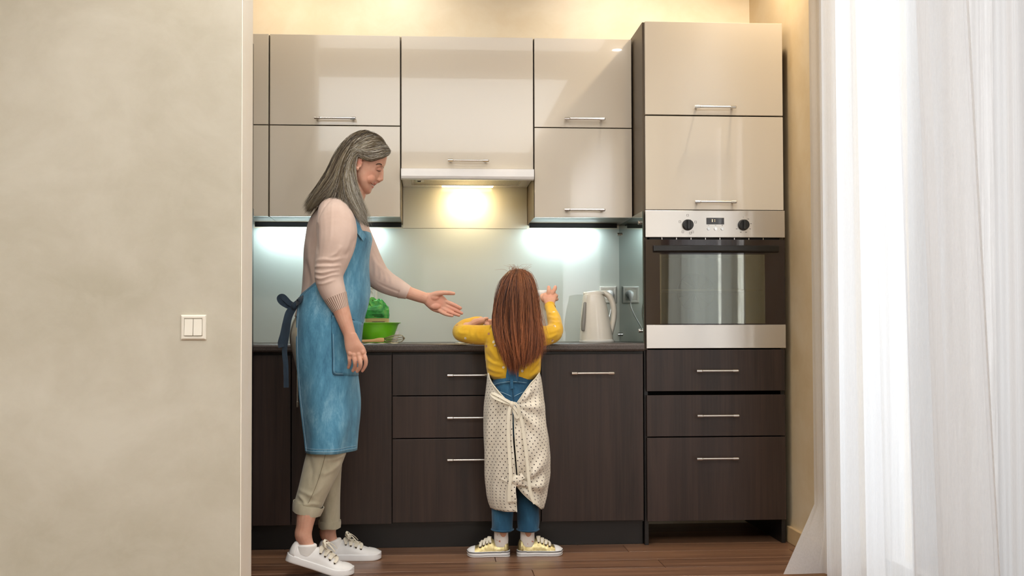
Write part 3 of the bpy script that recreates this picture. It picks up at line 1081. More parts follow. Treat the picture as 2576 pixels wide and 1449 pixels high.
def bagrow(py, xl, xr, hy, amp, seed, n=40):
    a, b = P(xl, py, FY), P(xr, py, FY)
    cx, hx = (a.x + b.x) / 2, (b.x - a.x) / 2
    r_ = random.Random(seed)
    ph = [r_.random() * 6.28 for _ in range(4)]
    ring = []
    for j in range(n):
        th = 2 * PI * j / n
        ct, st = math.cos(th), math.sin(th)
        ct = math.copysign(abs(ct) ** 0.35, ct); st = math.copysign(abs(st) ** 0.35, st)
        k = 1 + amp * (0.5 * math.sin(3 * th + ph[0]) + 0.4 * math.sin(5 * th + ph[1]) + 0.35 * math.sin(8 * th + ph[2]))
        ring.append(V((cx + hx * ct * k, FY + hy * st * k, max(a.z, ZT_) + amp * 0.03 * math.sin(4 * th + ph[3]))))
    return ring


mb = MB().loft([bagrow(y, 919, 978, 0.035, 0.012, 1) for y in (862, 840, 820)] + [bagrow(801, 919, 978, 0.035, 0.014, 2)])
build('lower_bag', mb, M_BAGB, fb, smooth=False)
mb = MB().loft([bagrow(801, 918.5, 978.5, 0.0355, 0.014, 2), bagrow(792, 917, 979, 0.035, 0.03, 2), bagrow(781, 919, 978, 0.033, 0.06, 3), bagrow(773, 924, 974, 0.028, 0.14, 4), bagrow(767, 928, 969, 0.022, 0.22, 5), bagrow(762, 932, 964, 0.016, 0.3, 6), bagrow(757, 936, 958, 0.010, 0.35, 7)])
build('upper_bag', mb, M_BAGG, fb, smooth=False)
for pts, w in (([(940, 770), (934, 760), (936, 752), (945, 758)], 0.02), ([(952, 772), (962, 764), (957, 757)], 0.022), ([(925, 786), (932, 772), (946, 766)], 0.018), ([(972, 780), (966, 766), (958, 760)], 0.02)):
    mb = MB().ribbon([P(x, y, FY - 0.024 + 0.006 * i) for i, (x, y) in enumerate(pts)], w, 0.001, (0.35, -1, 0.45), 4)
    build('crumpled_fold', mb, M_BAGG, fb, smooth=True)
mb = MB()
for (xa, xb, y) in ((936, 962, 791.5), (941, 966, 795.5)):
    a, b = P(xa, y, FY - 0.0372), P(xb, y, FY - 0.0372)
    mb.box(a.x, b.x, FY - 0.0385, FY - 0.036, a.z - 0.0014, a.z + 0.0014)
build('printed_line', mb, plain('dark green print', (20, 84, 30), 0.6), fb)
a, b = P(936, 809.5, FY - 0.0372), P(968, 809.5, FY - 0.0372)
build('printed_line', MB().box(a.x, b.x, FY - 0.037, FY - 0.035, a.z - 0.001, a.z + 0.001), M_PRINT, fb)

# --- whisk
WYY = -0.47
wk = thing('whisk', 'wire whisk with a wooden handle lying before the green bowl', 'whisk', P(960, 857, WYY))
M_BEECH = wood('beech handle', (206, 162, 112), (230, 192, 146), 0, 0.5, 2)
a = P(884, 858, WYY); b = P(962, 855.5, WYY)
mb = MB().tube([P(880, 859, WYY), P(905, 858, WYY), P(935, 857, WYY), P(950, 855.5, WYY), P(958, 855.2, WYY), P(962.5, 855, WYY)], [0.0052, 0.0055, 0.006, 0.0085, 0.0095, 0.009], 18, 4, round_end=True)
build('handle', mb, M_BEECH, wk, smooth=True)
M_WIRE = metal('whisk steel wire', (150, 142, 120), 0.25)
ax0, ax1 = P(962, 854.5, WYY), P(1019, 851, WYY)
ax = ax1 - ax0
for k in range(5):
    a = PI * k / 5 + 0.25
    dirv = V((0, math.cos(a), math.sin(a)))
    pts = []
    for i in range(25):
        t = 2 * PI * i / 24
        s = (1 - math.cos(t)) / 2
        w = math.sin(t) * (0.35 + 0.65 * s) * 0.0235
        p = ax0 + ax * s * (1 - 0.02 * k) + dirv * w
        p.z = max(p.z, ZT_ + 0.0012)
        pts.append(p)
    build('wire_loop', MB().tube(pts, 0.00105, 6, 1), M_WIRE, wk, smooth=True)

# --- sheets of paper on the worktop
M_PAPER = plain('cream baking paper', (232, 226, 206), 0.7, vary=0.03)


def sheet(label, px0, px1, y0, y1, Yf, Yb):
    a, b = P(px0, y0, Yf).x, P(px1, y0, Yf).x
    mb = MB()
    rows = []
    for i in range(5):
        yy = Yf + (Yb - Yf) * i / 4
        rows.append([(a + (b - a) * j / 10, yy, ZT_ + 0.0015 + 0.001 * math.sin(j * 1.9 + i)) for j in range(11)])
    mb.loft(rows, cap=False, closed=False)
    tag(build('baking_paper', mb, M_PAPER, None, smooth=True, solid=0.0006), label, 'paper')


sheet('cream baking paper under the whisk at worktop edge', 905, 1000, 864, 862, -0.605, -0.42)
sheet("cream baking paper under the girl's left elbow", 1146, 1205, 862, 861, -0.60, -0.40)

# ================================================================== curtains
def sheer(name, c, transp, streak=1.0):
    q = NT(name)
    v = q.coords((220, 220, 5))
    n1 = q.noise(v, 1.0, 3, 0.6)
    n2 = q.noise(q.coords((900, 900, 60)), 1.0, 2)
    dif = q.n('ShaderNodeBsdfDiffuse'); tl = q.n('ShaderNodeBsdfTranslucent'); tr = q.n('ShaderNodeBsdfTransparent')
    col = q.ramp(n1, [(0.3, tuple(0.93 * x for x in lin(c))), (0.7, lin(c))])
    q.l(col, dif.inputs['Color']); q.l(col, tl.inputs['Color'])
    m1 = q.n('ShaderNodeMixShader'); m1.inputs[0].default_value = 0.62
    q.l(dif.outputs[0], m1.inputs[1]); q.l(tl.outputs[0], m1.inputs[2])
    m2 = q.n('ShaderNodeMixShader')
    f = q.math('MULTIPLY_ADD', q.math('ADD', n1, q.math('MULTIPLY', n2, 0.5)), 0.35 * streak, transp - 0.26 * streak)
    q.l(f, m2.inputs[0]); q.l(m1.outputs[0], m2.inputs[1]); q.l(tr.outputs[0], m2.inputs[2])
    q.l(m2.outputs[0], q.out.inputs['Surface'])
    return q.m


M_SHEER = sheer('white sheer voile', (246, 246, 247), 0.14)
M_SHEER_SHADED = sheer('sheer voile with painted shade', (196, 190, 186), 0.09, 0.9)  # same voile as the white one; grey colour stands in for missing backlight


def curtain(label, x0, y0, x1, y1, y1b, folds, amp, mat, flare=None, ztop=2.62, nU=260, nV=46, seed=1, cat='curtain', xedge=None):
    r_ = random.Random(seed)
    ph = [r_.random() * 6.28 for _ in range(6)]
    mb = MB()
    rows = []
    for i in range(nV + 1):
        z = 0.012 + (ztop - 0.012) * (1 - (1 - i / nV) ** 1.0)
        t = z / ztop
        row = []
        for j in range(nU + 1):
            u = j / nU
            bx = x0 + (x1 - x0) * u
            ye = y1b + (y1 - y1b) * t
            by = y0 + (ye - y0) * u
            uw = u + 0.018 * math.sin(6.28 * u * 2.3 + ph[0]) + 0.006 * (1 - t) * math.sin(6.28 * u * 5 + ph[1])
            w = math.sin(6.28 * uw * folds + ph[2])
            w = math.copysign(abs(w) ** 0.75, w)
            a = amp * (0.75 + 0.35 * math.sin(6.28 * u * 1.7 + ph[3])) * (0.9 + 0.25 * (1 - t))
            off = a * w + 0.006 * math.sin(6.28 * uw * folds * 2.7 + ph[4] + 0.8 * t) + 0.003 * math.sin(6.28 * uw * folds * 6.1 + ph[5] + 2 * t)
            sway = 0.012 * math.sin(3.2 * t + 5 * u)
            p = V((bx - off, by + 0.35 * a * math.cos(6.28 * uw * folds + ph[2]) + sway * 0.6, z))
            if flare is not None:
                fu, fz, tgt = flare
                wu = max(0.0, 1 - u / fu) ** 1.0
                wz = max(0.0, (fz - z) / fz)
                p = p + (V(tgt) - p) * V((1, 1, 0)).length * 0 + V(((tgt[0] - x0) * wu * wz, (tgt[1] - y0) * wu * wz, 0))
            row.append(p)
        rows.append(row)
    mb.loft(rows, cap=False, closed=False)
    o = build('curtain', mb, mat, None, smooth=True)
    return tag(o, label, cat, 'sheer curtains')


ft = PZ(1966, 1446, 0.01)
curtain('wide white sheer curtain with its hem flaring over the dark floor', 0.565, -1.07, 0.50, -2.40, -2.60, 5.6, 0.042, M_SHEER, flare=(0.12, 0.235, ft), seed=3)
curtain('sheer curtain on the wall, painted shaded grey, behind the edge of the wide white curtain', 0.617, -2.12, 0.612, -3.2, -3.2, 5.4, 0.013, M_SHEER_SHADED, seed=8)
curtain('white sheer curtain before the far window', 0.575, -4.7, 0.56, -7.1, -7.1, 10.5, 0.05, M_SHEER, seed=5)

# ================================================================== people: materials
def skin(name, base, deep):
    q = NT(name)
    at = q.n('ShaderNodeAttribute'); at.attribute_name = 'tint'
    n1 = q.noise(q.coords(), 22, 4)
    col = q.ramp(n1, [(0.3, lin(deep)), (0.65, lin(base))])
    col = q.mix(at.outputs['Alpha'], col, at.outputs['Color'])
    q.set(Base_Color=col, Roughness=0.5, Subsurface_Weight=0.12, Subsurface_Scale=0.006, Specular_IOR_Level=0.35)
    q.bump(q.noise(q.coords(), 420, 3), 0.08, 0.0006)
    return q.m


M_SKINW = skin('woman skin', (214, 166, 143), (203, 150, 126))
M_SKING = skin('girl skin', (224, 172, 146), (210, 154, 126))


def denim(name, dark, mid, light, vs=1.0):
    q = NT(name)
    n1 = q.noise(q.coords((1, 1, 0.45)), 9, 6, 0.65, 0.6)
    n2 = q.noise(q.coords((1, 1, 0.25)), 46, 4, 0.7)
    n3 = q.noise(q.coords((1, 1, 0.06)), 700, 2)
    f = q.math('ADD', q.math('MULTIPLY', n1, 0.62), q.math('MULTIPLY', n2, 0.28))
    f = q.math('ADD', f, q.math('MULTIPLY', n3, 0.16))
    q.set(Base_Color=q.ramp(f, [(0.36, lin(dark)), (0.54, lin(mid)), (0.72, lin(light))]), Roughness=0.85, Sheen_Weight=0.15)
    q.bump(q.math('ADD', n3, q.math('MULTIPLY', n2, 0.8)), 0.3, 0.0012)
    return q.m


M_DENIM = denim('washed denim apron', (40, 92, 120), (82, 142, 172), (146, 192, 214))
M_DENIMD = denim('dark denim tie', (18, 30, 42), (28, 46, 62), (48, 70, 90))
M_JEANS = denim('girl jeans', (22, 66, 94), (32, 84, 116), (60, 116, 148))
M_THREAD = plain('pale stitching thread', (150, 182, 200), 0.8)
M_THREADD = plain('dark seam', (24, 52, 74), 0.8)
M_SWEAT = fabric('dusty pink fine knit', (204, 178, 164), (216, 192, 179), 10, weave=1100, bump=0.2)
M_RIB = NT('dusty pink ribbed cuff')
_w = M_RIB.n('ShaderNodeAttribute'); _w.attribute_name = 'rib'
_s2 = M_RIB.math('SINE', _w.outputs['Fac'])
M_RIB.set(Base_Color=M_RIB.ramp(M_RIB.math('MULTIPLY_ADD', _s2, 0.5, 0.5), [(0.15, lin((160, 132, 118))), (0.6, lin((220, 196, 182)))]), Roughness=0.9)
M_RIB.bump(_s2, 0.5, 0.002)
M_RIB = M_RIB.m
M_KHAKI = fabric('khaki cotton twill', (172, 164, 140), (190, 182, 158), 26, weave=800, bump=0.25, stretch=(1, 1, 0.5))
M_SHOEW = plain('white leather', (232, 230, 228), 0.42, vary=0.015)
M_SOLEW = plain('white rubber sole', (236, 235, 234), 0.5, vary=0.02)
M_LACE = plain('cream cotton lace', (226, 218, 200), 0.85, vary=0.05, scale=300)
M_SOCKW = plain('white sock', (236, 234, 230), 0.85, vary=0.03)
M_EYELET = metal('dark eyelet', (90, 82, 74), 0.35)
M_GOLD = NT('crackled gold leather')
_n = M_GOLD.noise(M_GOLD.coords(), 90, 4, 0.6)
M_GOLD.set(Base_Color=M_GOLD.ramp(_n, [(0.3, lin((178, 160, 104))), (0.7, lin((224, 208, 158)))]), Metallic=0.75, Roughness=0.36)
M_GOLD.bump(_n, 0.4, 0.002)
M_GOLD = M_GOLD.m
M_HAIRW = [plain('grey hair %d' % i, c, 0.42, vary=0.1, scale=60) for i, c in enumerate(((146, 134, 110), (104, 89, 66), (74, 60, 45), (200, 195, 184), (44, 35, 29)))]
def auburn(name, c):
    q = NT(name)
    sx = q.n('ShaderNodeSeparateXYZ')
    q.l(q.coords(), sx.inputs[0])
    f = q.n('ShaderNodeMapRange')
    f.inputs['From Min'].default_value, f.inputs['From Max'].default_value = 1.02, 0.74
    q.l(sx.outputs['Z'], f.inputs['Value'])
    c = lin(c)
    q.set(Base_Color=q.mix(q.math('MULTIPLY', f.outputs[0], 0.75), c, (min(1, c[0] * 2.0), min(1, c[1] * 1.65), min(1, c[2] * 1.35))), Roughness=0.36)
    return q.m


M_HAIRG = [auburn('auburn hair %d' % i, c) for i, c in enumerate(((104, 63, 42), (78, 45, 31), (130, 80, 52), (52, 31, 23), (158, 100, 64)))]
M_BROW = plain('brow hair', (84, 62, 50), 0.8)
M_LASH = plain('dark lash', (34, 24, 22), 0.7)
M_TEETH = plain('teeth', (240, 236, 226), 0.3, vary=0.01)
M_YEL = NT('mustard cotton with scattered print')
_v = M_YEL.n('ShaderNodeTexVoronoi'); _v.inputs['Scale'].default_value = 32; M_YEL.l(M_YEL.coords((1, 0.6, 1)), _v.inputs['Vector'])
_n = M_YEL.noise(M_YEL.coords(), 12, 4)
_c = M_YEL.ramp(_n, [(0.3, lin((220, 168, 26))), (0.7, lin((238, 192, 48)))])
_nn = M_YEL.noise(M_YEL.coords(), 60, 2)
_d = M_YEL.math('ADD', _v.outputs['Distance'], M_YEL.math('MULTIPLY', _nn, 0.22))
_k = M_YEL.ramp(_d, [(0.275, (1, 1, 1)), (0.305, (0, 0, 0))])
_pc = M_YEL.ramp(M_YEL.noise(M_YEL.coords(), 30, 1), [(0.45, lin((190, 134, 92))), (0.55, lin((244, 232, 200)))])
M_YEL.set(Base_Color=M_YEL.mix(_k, _c, _pc), Roughness=0.85, Sheen_Weight=0.2)
M_YEL.bump(M_YEL.noise(M_YEL.coords(), 900, 2), 0.15, 0.0008)
M_YEL = M_YEL.m
M_DOT = NT('cream cotton with small black dots')
_uv = M_DOT.n('ShaderNodeUVMap')
_mp = M_DOT.n('ShaderNodeMapping'); _mp.inputs['Rotation'].default_value = (0, 0, 0.72); _mp.inputs['Scale'].default_value = (62, 62, 62)
M_DOT.l(_uv.outputs[0], _mp.inputs['Vector'])
_fr2 = M_DOT.n('ShaderNodeVectorMath', operation='FRACTION'); M_DOT.l(_mp.outputs[0], _fr2.inputs[0])
_ds = M_DOT.n('ShaderNodeVectorMath', operation='DISTANCE'); M_DOT.l(_fr2.outputs[0], _ds.inputs[0]); _ds.inputs[1].default_value = (0.5, 0.5, 0)
_dk = M_DOT.math('LESS_THAN', _ds.outputs['Value'], 0.15)
_n = M_DOT.noise(M_DOT.coords(), 18, 3)
M_DOT.set(Base_Color=M_DOT.mix(_dk, M_DOT.ramp(_n, [(0.3, lin((222, 212, 194))), (0.7, lin((234, 226, 210)))]), lin((58, 46, 44))), Roughness=0.85, Sheen_Weight=0.2)
M_DOT = M_DOT.m
M_TAPE = plain('cream cotton tape', (228, 220, 200), 0.85, vary=0.03)
M_GSOCK = NT('white sock with pink print')
_n = M_GSOCK.noise(M_GSOCK.coords(), 55, 2)
M_GSOCK.set(Base_Color=M_GSOCK.ramp(_n, [(0.68, lin((236, 228, 220))), (0.72, lin((196, 132, 112)))]), Roughness=0.9)
M_GSOCK = M_GSOCK.m
M_STRIPE = plain('black rubber stripe', (18, 18, 20), 0.5)


# ================================================================== people: tools
def slab(rows_px, Yc, pw=1.0):
    """rows (py, xl, xr, half depth[, dY]) -> elliptical loft rows seen at distance plane Yc"""
    out = []
    for r in rows_px:
        py, xl, xr, hy = r[:4]
        yc = Yc + (r[4] if len(r) > 4 else 0.0)
        a, b = P(xl, py, yc), P(xr, py, yc)
        out.append(((a + b) / 2, (b - a) / 2, V((0, hy, 0))))
    return out


def limb(pts):
    """pts (px, py, Y, r_px) -> path, radii"""
    return [P(x, y, Y) for x, y, Y, r in pts], [M_(r, Y) for x, y, Y, r in pts]


def tint(o, spots):
    me = o.data
    n = len(me.vertices)
    co = np.empty(n * 3); me.vertices.foreach_get('co', co); co = co.reshape(-1, 3)
    col = np.zeros((n, 4))
    col[:, :3] = 0.5
    for c, r, rgb, a in spots:
        d = np.linalg.norm((co - np.array(c)) / np.array(r if isinstance(r, (tuple, list)) else (r, r, r)), axis=1)
        k = np.clip((1.25 - d) / 0.5, 0, 1) * a
        up_ = k > col[:, 3]
        col[up_, :3] = lin(rgb)
        col[up_, 3] = k[up_]
    at = me.attributes.new('tint', 'FLOAT_COLOR', 'POINT')
    at.data.foreach_set('color', col.ravel())


def strands(name, guides, n, mats, weights, r0, parent, jit=0.004, lift=0.004, seg=13, tmin=0.85, seed=1, wav=0.002):
    """many thin hair tubes interpolated between neighbouring guide paths"""
    r_ = np.random.default_rng(seed)
    G = np.array([[tuple(q) for q in catmull([V(p) for p in g], 4)] for g in guides])    # guides x pts x 3
    ng, npt, _ = G.shape
    mb = MB()
    tri = [(math.cos(2 * PI * k / 3), math.sin(2 * PI * k / 3)) for k in range(3)]
    nc = max(8, n // 12)
    cs = r_.random(nc) * (ng - 1)
    cj0, cj1 = r_.normal(0, 1, (nc, 3)) * jit * 0.7, r_.normal(0, 1, (nc, 3)) * jit * 2.0
    ctip, cmi = tmin + (1 - tmin) * r_.random(nc), r_.choice(len(mats), size=nc, p=weights)
    for k in range(n):
        c_ = k % nc
        s = float(np.clip(cs[c_] + r_.normal(0, 0.06), 0, ng - 1 - 1e-6))
        i0 = min(int(s), ng - 2)
        f = s - i0
        path = G[i0] * (1 - f) + G[i0 + 1] * f
        tend = min(1.0, ctip[c_] - 0.06 * r_.random())
        ts = np.linspace(0, tend * (npt - 1), seg + 1)
        ii = np.minimum(ts.astype(int), npt - 2)
        ff = (ts - ii)[:, None]
        p = path[ii] * (1 - ff) + path[ii + 1] * ff
        tt = np.linspace(0, 1, seg + 1)[:, None]
        j0 = cj0[c_] + r_.normal(0, 1, 3) * jit * 0.9
        j1 = cj1[c_] + r_.normal(0, 1, 3) * jit * 0.9
        p = p + j0 * (1 - tt) * 0.6 + j1 * tt + np.sin(tt * (5 + 4 * r_.random()) + r_.random() * 6) * r_.normal(0, 1, 3) * wav
        rad = r0 * (0.7 + 0.6 * r_.random())
        rr = rad * np.minimum(1, (1.02 - tt) * 3.0) * np.minimum(1, 0.15 + tt * 9)
        d = np.gradient(p, axis=0)
        d /= np.linalg.norm(d, axis=1)[:, None] + 1e-9
        a = np.cross(d, np.array([0.3, 0.9, 0.2])); a /= np.linalg.norm(a, axis=1)[:, None] + 1e-9
        b = np.cross(d, a)
        o = len(mb.v)
        for q in range(seg + 1):
            for cx, sx in tri:
                mb.v.append(tuple(p[q] + (a[q] * cx + b[q] * sx) * rr[q]))
        mi = int(cmi[c_]) if r_.random() < 0.68 else int(r_.choice(len(mats), p=weights))
        for q in range(seg):
            for c in range(3):
                c2 = (c + 1) % 3
                mb.f.append((o + q * 3 + c, o + q * 3 + c2, o + q * 3 + 3 + c2, o + q * 3 + 3 + c))
                mb.mi.append(mi)
    o = build(name, mb, mats, parent, smooth=True, fix=False)
    o['kind'] = 'stuff'
    return o


def hair_mass(mb, guides, r, k=3, inner=0.0):
    G = [catmull([V(p) for p in g], 3) for g in guides]
    for i in range(len(G) - 1):
        for q in range(k + (1 if i == len(G) - 2 else 0)):
            f = q / k
            path = [a * (1 - f) + b * f for a, b in zip(G[i], G[i + 1])]
            n = len(path)
            mb.loft(tube_rings(path, [r * (0.8 + 0.2 * min(1, j / 4)) * min(1.0, 0.25 + 1.6 * (1 - j / (n - 1))) for j in range(n)], 8))


def sneaker(par, org, fwd, L, Wd, pitch, mats, laces=True, h=1.0, tongue_dir=1, label=None, stripe=False):
    """sneaker; org: middle of heel at sole bottom; fwd: unit toe direction in plan; pitch: heel raised angle"""
    up_m, sole_m, cap_m = mats
    fwd = V(fwd).normalized()
    side = V((-fwd.y, fwd.x, 0))
    def T(x, y, z):
        # heel raise pivots about the ball of the foot
        xb = 0.74 * L
        if pitch and x < xb:
            c_, s_ = math.cos(pitch), math.sin(pitch)
            dx = x - xb
            x, z = xb + dx * c_ + z * s_ * 1.0, z * c_ - dx * s_
        elif pitch:
            c_, s_ = math.cos(pitch * 0.35), math.sin(pitch * 0.35)
            dx = x - xb
            bl = min(1, dx / (0.26 * L))
            x, z = xb + dx * c_ + z * math.sin(pitch) * (1 - bl), z * c_ - 0 * dx * s_
        return V(org) + fwd * x + side * y + V((0, 0, z))
    ts = [0, 0.02, 0.06, 0.14, 0.26, 0.4, 0.52, 0.64, 0.74, 0.84, 0.92, 0.97, 0.995, 1.0]
    ws = [0.64, 0.64, 0.65, 0.68, 0.68, 0.70, 0.80, 0.94, 1.0, 0.98, 0.94, 0.92, 0.92, 0.92]
    def wid(t):
        w = float(np.interp(t, ts, ws))
        if t > 0.80:
            w *= math.sqrt(max(0.0, 1 - ((t - 0.80) / 0.2005) ** 2.4))
        if t < 0.10:
            w *= math.sqrt(max(0.0, 1 - ((0.10 - t) / 0.1005) ** 2.4))
        return w * Wd / 2
    sh = 0.026 * h
    def solerow(t):
        return sh * (1.08 if t < 0.2 else 1.0) + (0.004 * h if t > 0.95 else 0), 0.006 * h * max(0, (t - 0.86) / 0.14) ** 2
    grid = np.linspace(0, 1, 34)
    grid = 0.5 - 0.5 * np.cos(grid * PI)
    mb = MB()
    rings = []
    for t in grid:
        zt_, zb_ = solerow(t)
        w = wid(t)
        rings.append([T(t * L, y_, z_) for y_, z_ in ((-w * 0.94, zb_), (-w * 0.99, zb_ + 0.002), (-w, zb_ + 0.006), (-w, zt_ - 0.004), (-w * 0.98, zt_ - 0.001), (-w * 0.93, zt_), (w * 0.93, zt_), (w * 0.98, zt_ - 0.001), (w, zt_ - 0.004), (w, zb_ + 0.006), (w * 0.99, zb_ + 0.002), (w * 0.94, zb_))])
    mb.loft(rings)
    hs_t = [0, 0.03, 0.08, 0.18, 0.30, 0.38, 0.46, 0.58, 0.7, 0.8, 0.9, 0.96, 1.0]
    hs = [0.040, 0.070, 0.080, 0.068, 0.064, 0.080, 0.082, 0.068, 0.054, 0.045, 0.040, 0.033, 0.024]
    def hgt(t):
        return float(np.interp(t, hs_t, hs)) * h
    nseg = 14
    def arch(t, k=1.0, off=0.0):
        w = (wid(t) * 0.93) * k + off
        hh = hgt(t) + off
        row = []
        pw_ = 0.62 if t < 0.35 else 0.8
        for j in range(nseg + 1):
            a = PI * j / nseg
            ca, sa = math.cos(a), math.sin(a)
            yy = -w * math.copysign(abs(ca) ** pw_, ca)
            # narrower towards the collar
            z = sh * 0.8 + (hh - sh * 0.8) * (sa ** 0.85)
            yy *= 1 - (0.30 if t < 0.5 else 0.16) * (sa ** 1.5)
            row.append((t * L * 0.985 + 0.004, yy, z))
        return row
    up = MB()
    g2 = np.linspace(0.004, 0.985, 36)
    rings = [[T(*p) for p in arch(t)] for t in g2]
    up.loft(rings, cap=True, closed=False)
    # close ends are covered by the sole
    shoe = build('sneaker', up, up_m, par, smooth=True)
    if label:
        shoe['label'] = label
    build('sole', mb, sole_m, shoe, smooth=True)
    cp = MB()
    cp.loft([[T(*p) for p in arch(t, 1.0, 0.0016)] for t in np.linspace(0.80, 0.992, 10)], cap=True, closed=False)
    build('toe_cap', cp, cap_m, shoe, smooth=True, solid=0.001)
    hc = MB()
    hc.loft([[T(*p) for p in arch(t, 1.0, 0.0016)] for t in np.linspace(0.0, 0.10, 6)], cap=False, closed=False)
    build('heel_counter', hc, cap_m if not stripe else up_m, shoe, smooth=True, solid=0.001)
    if stripe:
        for zq, rq in ((0.85, 0.0017), (0.35, 0.0008)):
            sb = MB()
            for sgn in (-1, 1):
                sb.tube([T(t * L, sgn * wid(t) * 1.0, solerow(t)[1] + (solerow(t)[0] - solerow(t)[1]) * zq) for t in grid], rq, 6, 1)
            build('sole_stripe', sb, M_STRIPE, shoe)
    tg = MB()
    tg.loft([[T(*p) for p in arch(t, 0.55, 0.003)][4:11] for t in np.linspace(0.40, 0.70, 8)], cap=False, closed=False)
    build('tongue', tg, M_LACE if not stripe else up_m, shoe, smooth=True, solid=0.002)
    for i, t in enumerate((0.44, 0.52, 0.60, 0.68)):
        lc = MB()
        w = 0.0042 * h + 0.001
        row = [arch(t + 0.012 * math.sin(j * 0.9 + i) - 0.01 * (j / nseg - .5), 1.0, 0.006) for j in range(nseg + 1)]
        pts = [T(*row[j][j]) for j in range(3, 12)]
        nr = [(T(row[j][j][0], row[j][j][1] * 1.2, row[j][j][2] + 0.02) - T(*row[j][j])) for j in range(3, 12)]
        lc.ribbon(pts, w * 2, 0.002, lambda f, nr=nr: tuple(nr[min(8, int(f * 8))].normalized()), 2)
        row2 = [arch(t + 0.07 * (j - 3) / 8, 1.0, 0.0075) for j in range(nseg + 1)]
        if i < 3:
            lc.ribbon([T(*row2[j][j]) for j in range(3, 12)], w * 2, 0.002, lambda f, nr=nr: tuple(nr[min(8, int(f * 8))].normalized()), 2)
        build('lace', lc, M_LACE, shoe, smooth=True)
        for j in (3, 11):
            p = T(*arch(t, 1.0, 0.002)[j])
            build('eyelet', MB().ball(p, 0.003 * h + 0.0006, n=8), M_EYELET, shoe, smooth=True)
    if laces:
        c = T(*arch(0.44, 1.0, 0.012)[7])
        for sgn in (-1, 1):
            lp = MB()
            s1 = side * sgn
            lp.ribbon([c, c + s1 * 0.018 + V((0, 0, 0.012)) + fwd * 0.004, c + s1 * 0.040 + V((0, 0, 0.004)) + fwd * 0.012, c + s1 * 0.036 + V((0, 0, -0.012)) + fwd * 0.016, c + s1 * 0.014 + V((0, 0, -0.003)) + fwd * 0.006, c], 0.009, 0.002, tuple(fwd * 0.5 + V((0, 0, 1))), 5)
            lp.ribbon([c, c + s1 * 0.014 + fwd * 0.018 + V((0, 0, 0.004)), c + s1 * 0.028 + fwd * 0.034 + V((0, 0, -0.008)), c + s1 * 0.034 + fwd * 0.046 + V((0, 0, -0.022))], 0.009, 0.002, tuple(fwd * 0.5 + V((0, 0, 1))), 5)
            build('lace_bow', lp, M_LACE, shoe, smooth=True)
    return shoe, T


# ================================================================== the woman
YW = -0.94
wo = thing('person', 'grey-haired woman in pink sweater and blue denim apron, reaching out an open hand', 'person', (P(830, 1420, -0.95).x, -0.93, 0))
YN, YFAR = -1.115, -0.765       # near and far arm

# ---- body: one continuous surface
B = MB()
YH = -0.95
head = [(337, 905, 944, .026), (345, 889, 957, .048), (358, 876, 967, .063), (376, 868, 972, .072), (392, 866, 973.5, .0745), (404, 866, 972, .075), (415, 867, 969, .0745), (426, 870, 962, .073),
        (438, 875, 957, .071), (450, 881, 951.5, .068), (460, 888, 945, .064), (469, 895, 938, .056), (478, 902, 935, .046), (485, 907, 932, .032), (488.5, 912, 926, .016)]
B.ell(slab(head, YH), 40, 4)
# nose, lips, chin, brow, cheeks, ears
B.tube(*limb([(960.5, 423, YH, 4.2), (960, 434, YH, 5.2), (959.3, 444, YH, 5.4), (958.9, 450.5, YH, 5.7)]), 14, 4, round_end=True)
B.tube(*limb([(951, 448, YH, 6.5), (955, 453.5, YH, 5.2), (947, 458, YH, 4.2)]), 12, 3, round_end=True)
for s in (-1, 1):
    B.ball(P(953, 452.6, YH + s * 0.011), M_(4.8, YH), 0.006, M_(4.0, YH))
    B.ball(P(951, 427, YH + s * 0.031), M_(8.0, YH), 0.013, M_(6.2, YH))
    B.ball(P(956, 416.5, YH + s * 0.026), M_(9, YH), 0.022, M_(4.2, YH))
    B.ball(P(927, 448.5, YH + s * 0.0405), M_(16.5, YH), 0.0245, M_(15, YH))
    # ear
    e0 = YH + s * 0.083
    R0 = Matrix.Rotation(-0.25, 3, 'Y')
    B.ball(P(902, 407, e0), M_(7.5, YH), 0.006, M_(16, YH), rot=R0)
    B.tube([P(x, y, e0 + s * d) for x, y, d in ((908, 403, .002), (910.5, 396, .005), (907.5, 390, .008), (901, 388.5, .010), (895, 393, .011), (892.5, 403, .011), (893.5, 414, .009), (897, 423, .006))], M_(2.7, YH), 8, 4, round_end=True)
    B.ball(P(899, 424, e0 + s * 0.003), M_(4.6, YH), 0.005, M_(5, YH))
    B.ball(P(909, 410, e0 + s * 0.001), M_(3, YH), 0.005, M_(4.5, YH))
B.ball(P(941.5, 462.5, YH), M_(5.6, YH), 0.020, M_(3.3, YH))
B.ball(P(935.5, 470.3, YH), M_(5.0, YH), 0.018, M_(3.5, YH))
B.ball(P(925.5, 481, YH), M_(8.2, YH), 0.017, M_(7, YH))
# neck and trunk (inside the clothes)
B.tube(*limb([(896, 455, YH, 36), (886, 480, YH, 36), (872, 508, YH, 40)]), 20, 4)
B.ell(slab([(496, 842, 890, .08), (520, 806, 893, .15), (560, 790, 900, .150), (620, 782, 908, .140), (700, 774, 902, .125), (760, 768, 898, .13), (820, 752, 888, .15), (890, 755, 878, .15)], YW), 28, 4)
# near arm
B.tube(*limb([(842, 535, -1.075, 36), (846, 600, YN, 35), (832, 680, YN - 0.01, 29), (847, 745, YN - 0.01, 24), (860, 785, YN - 0.01, 21), (872, 820, YN - 0.01, 17.5), (880, 843, YN - 0.01, 15.5)]), 18, 5)
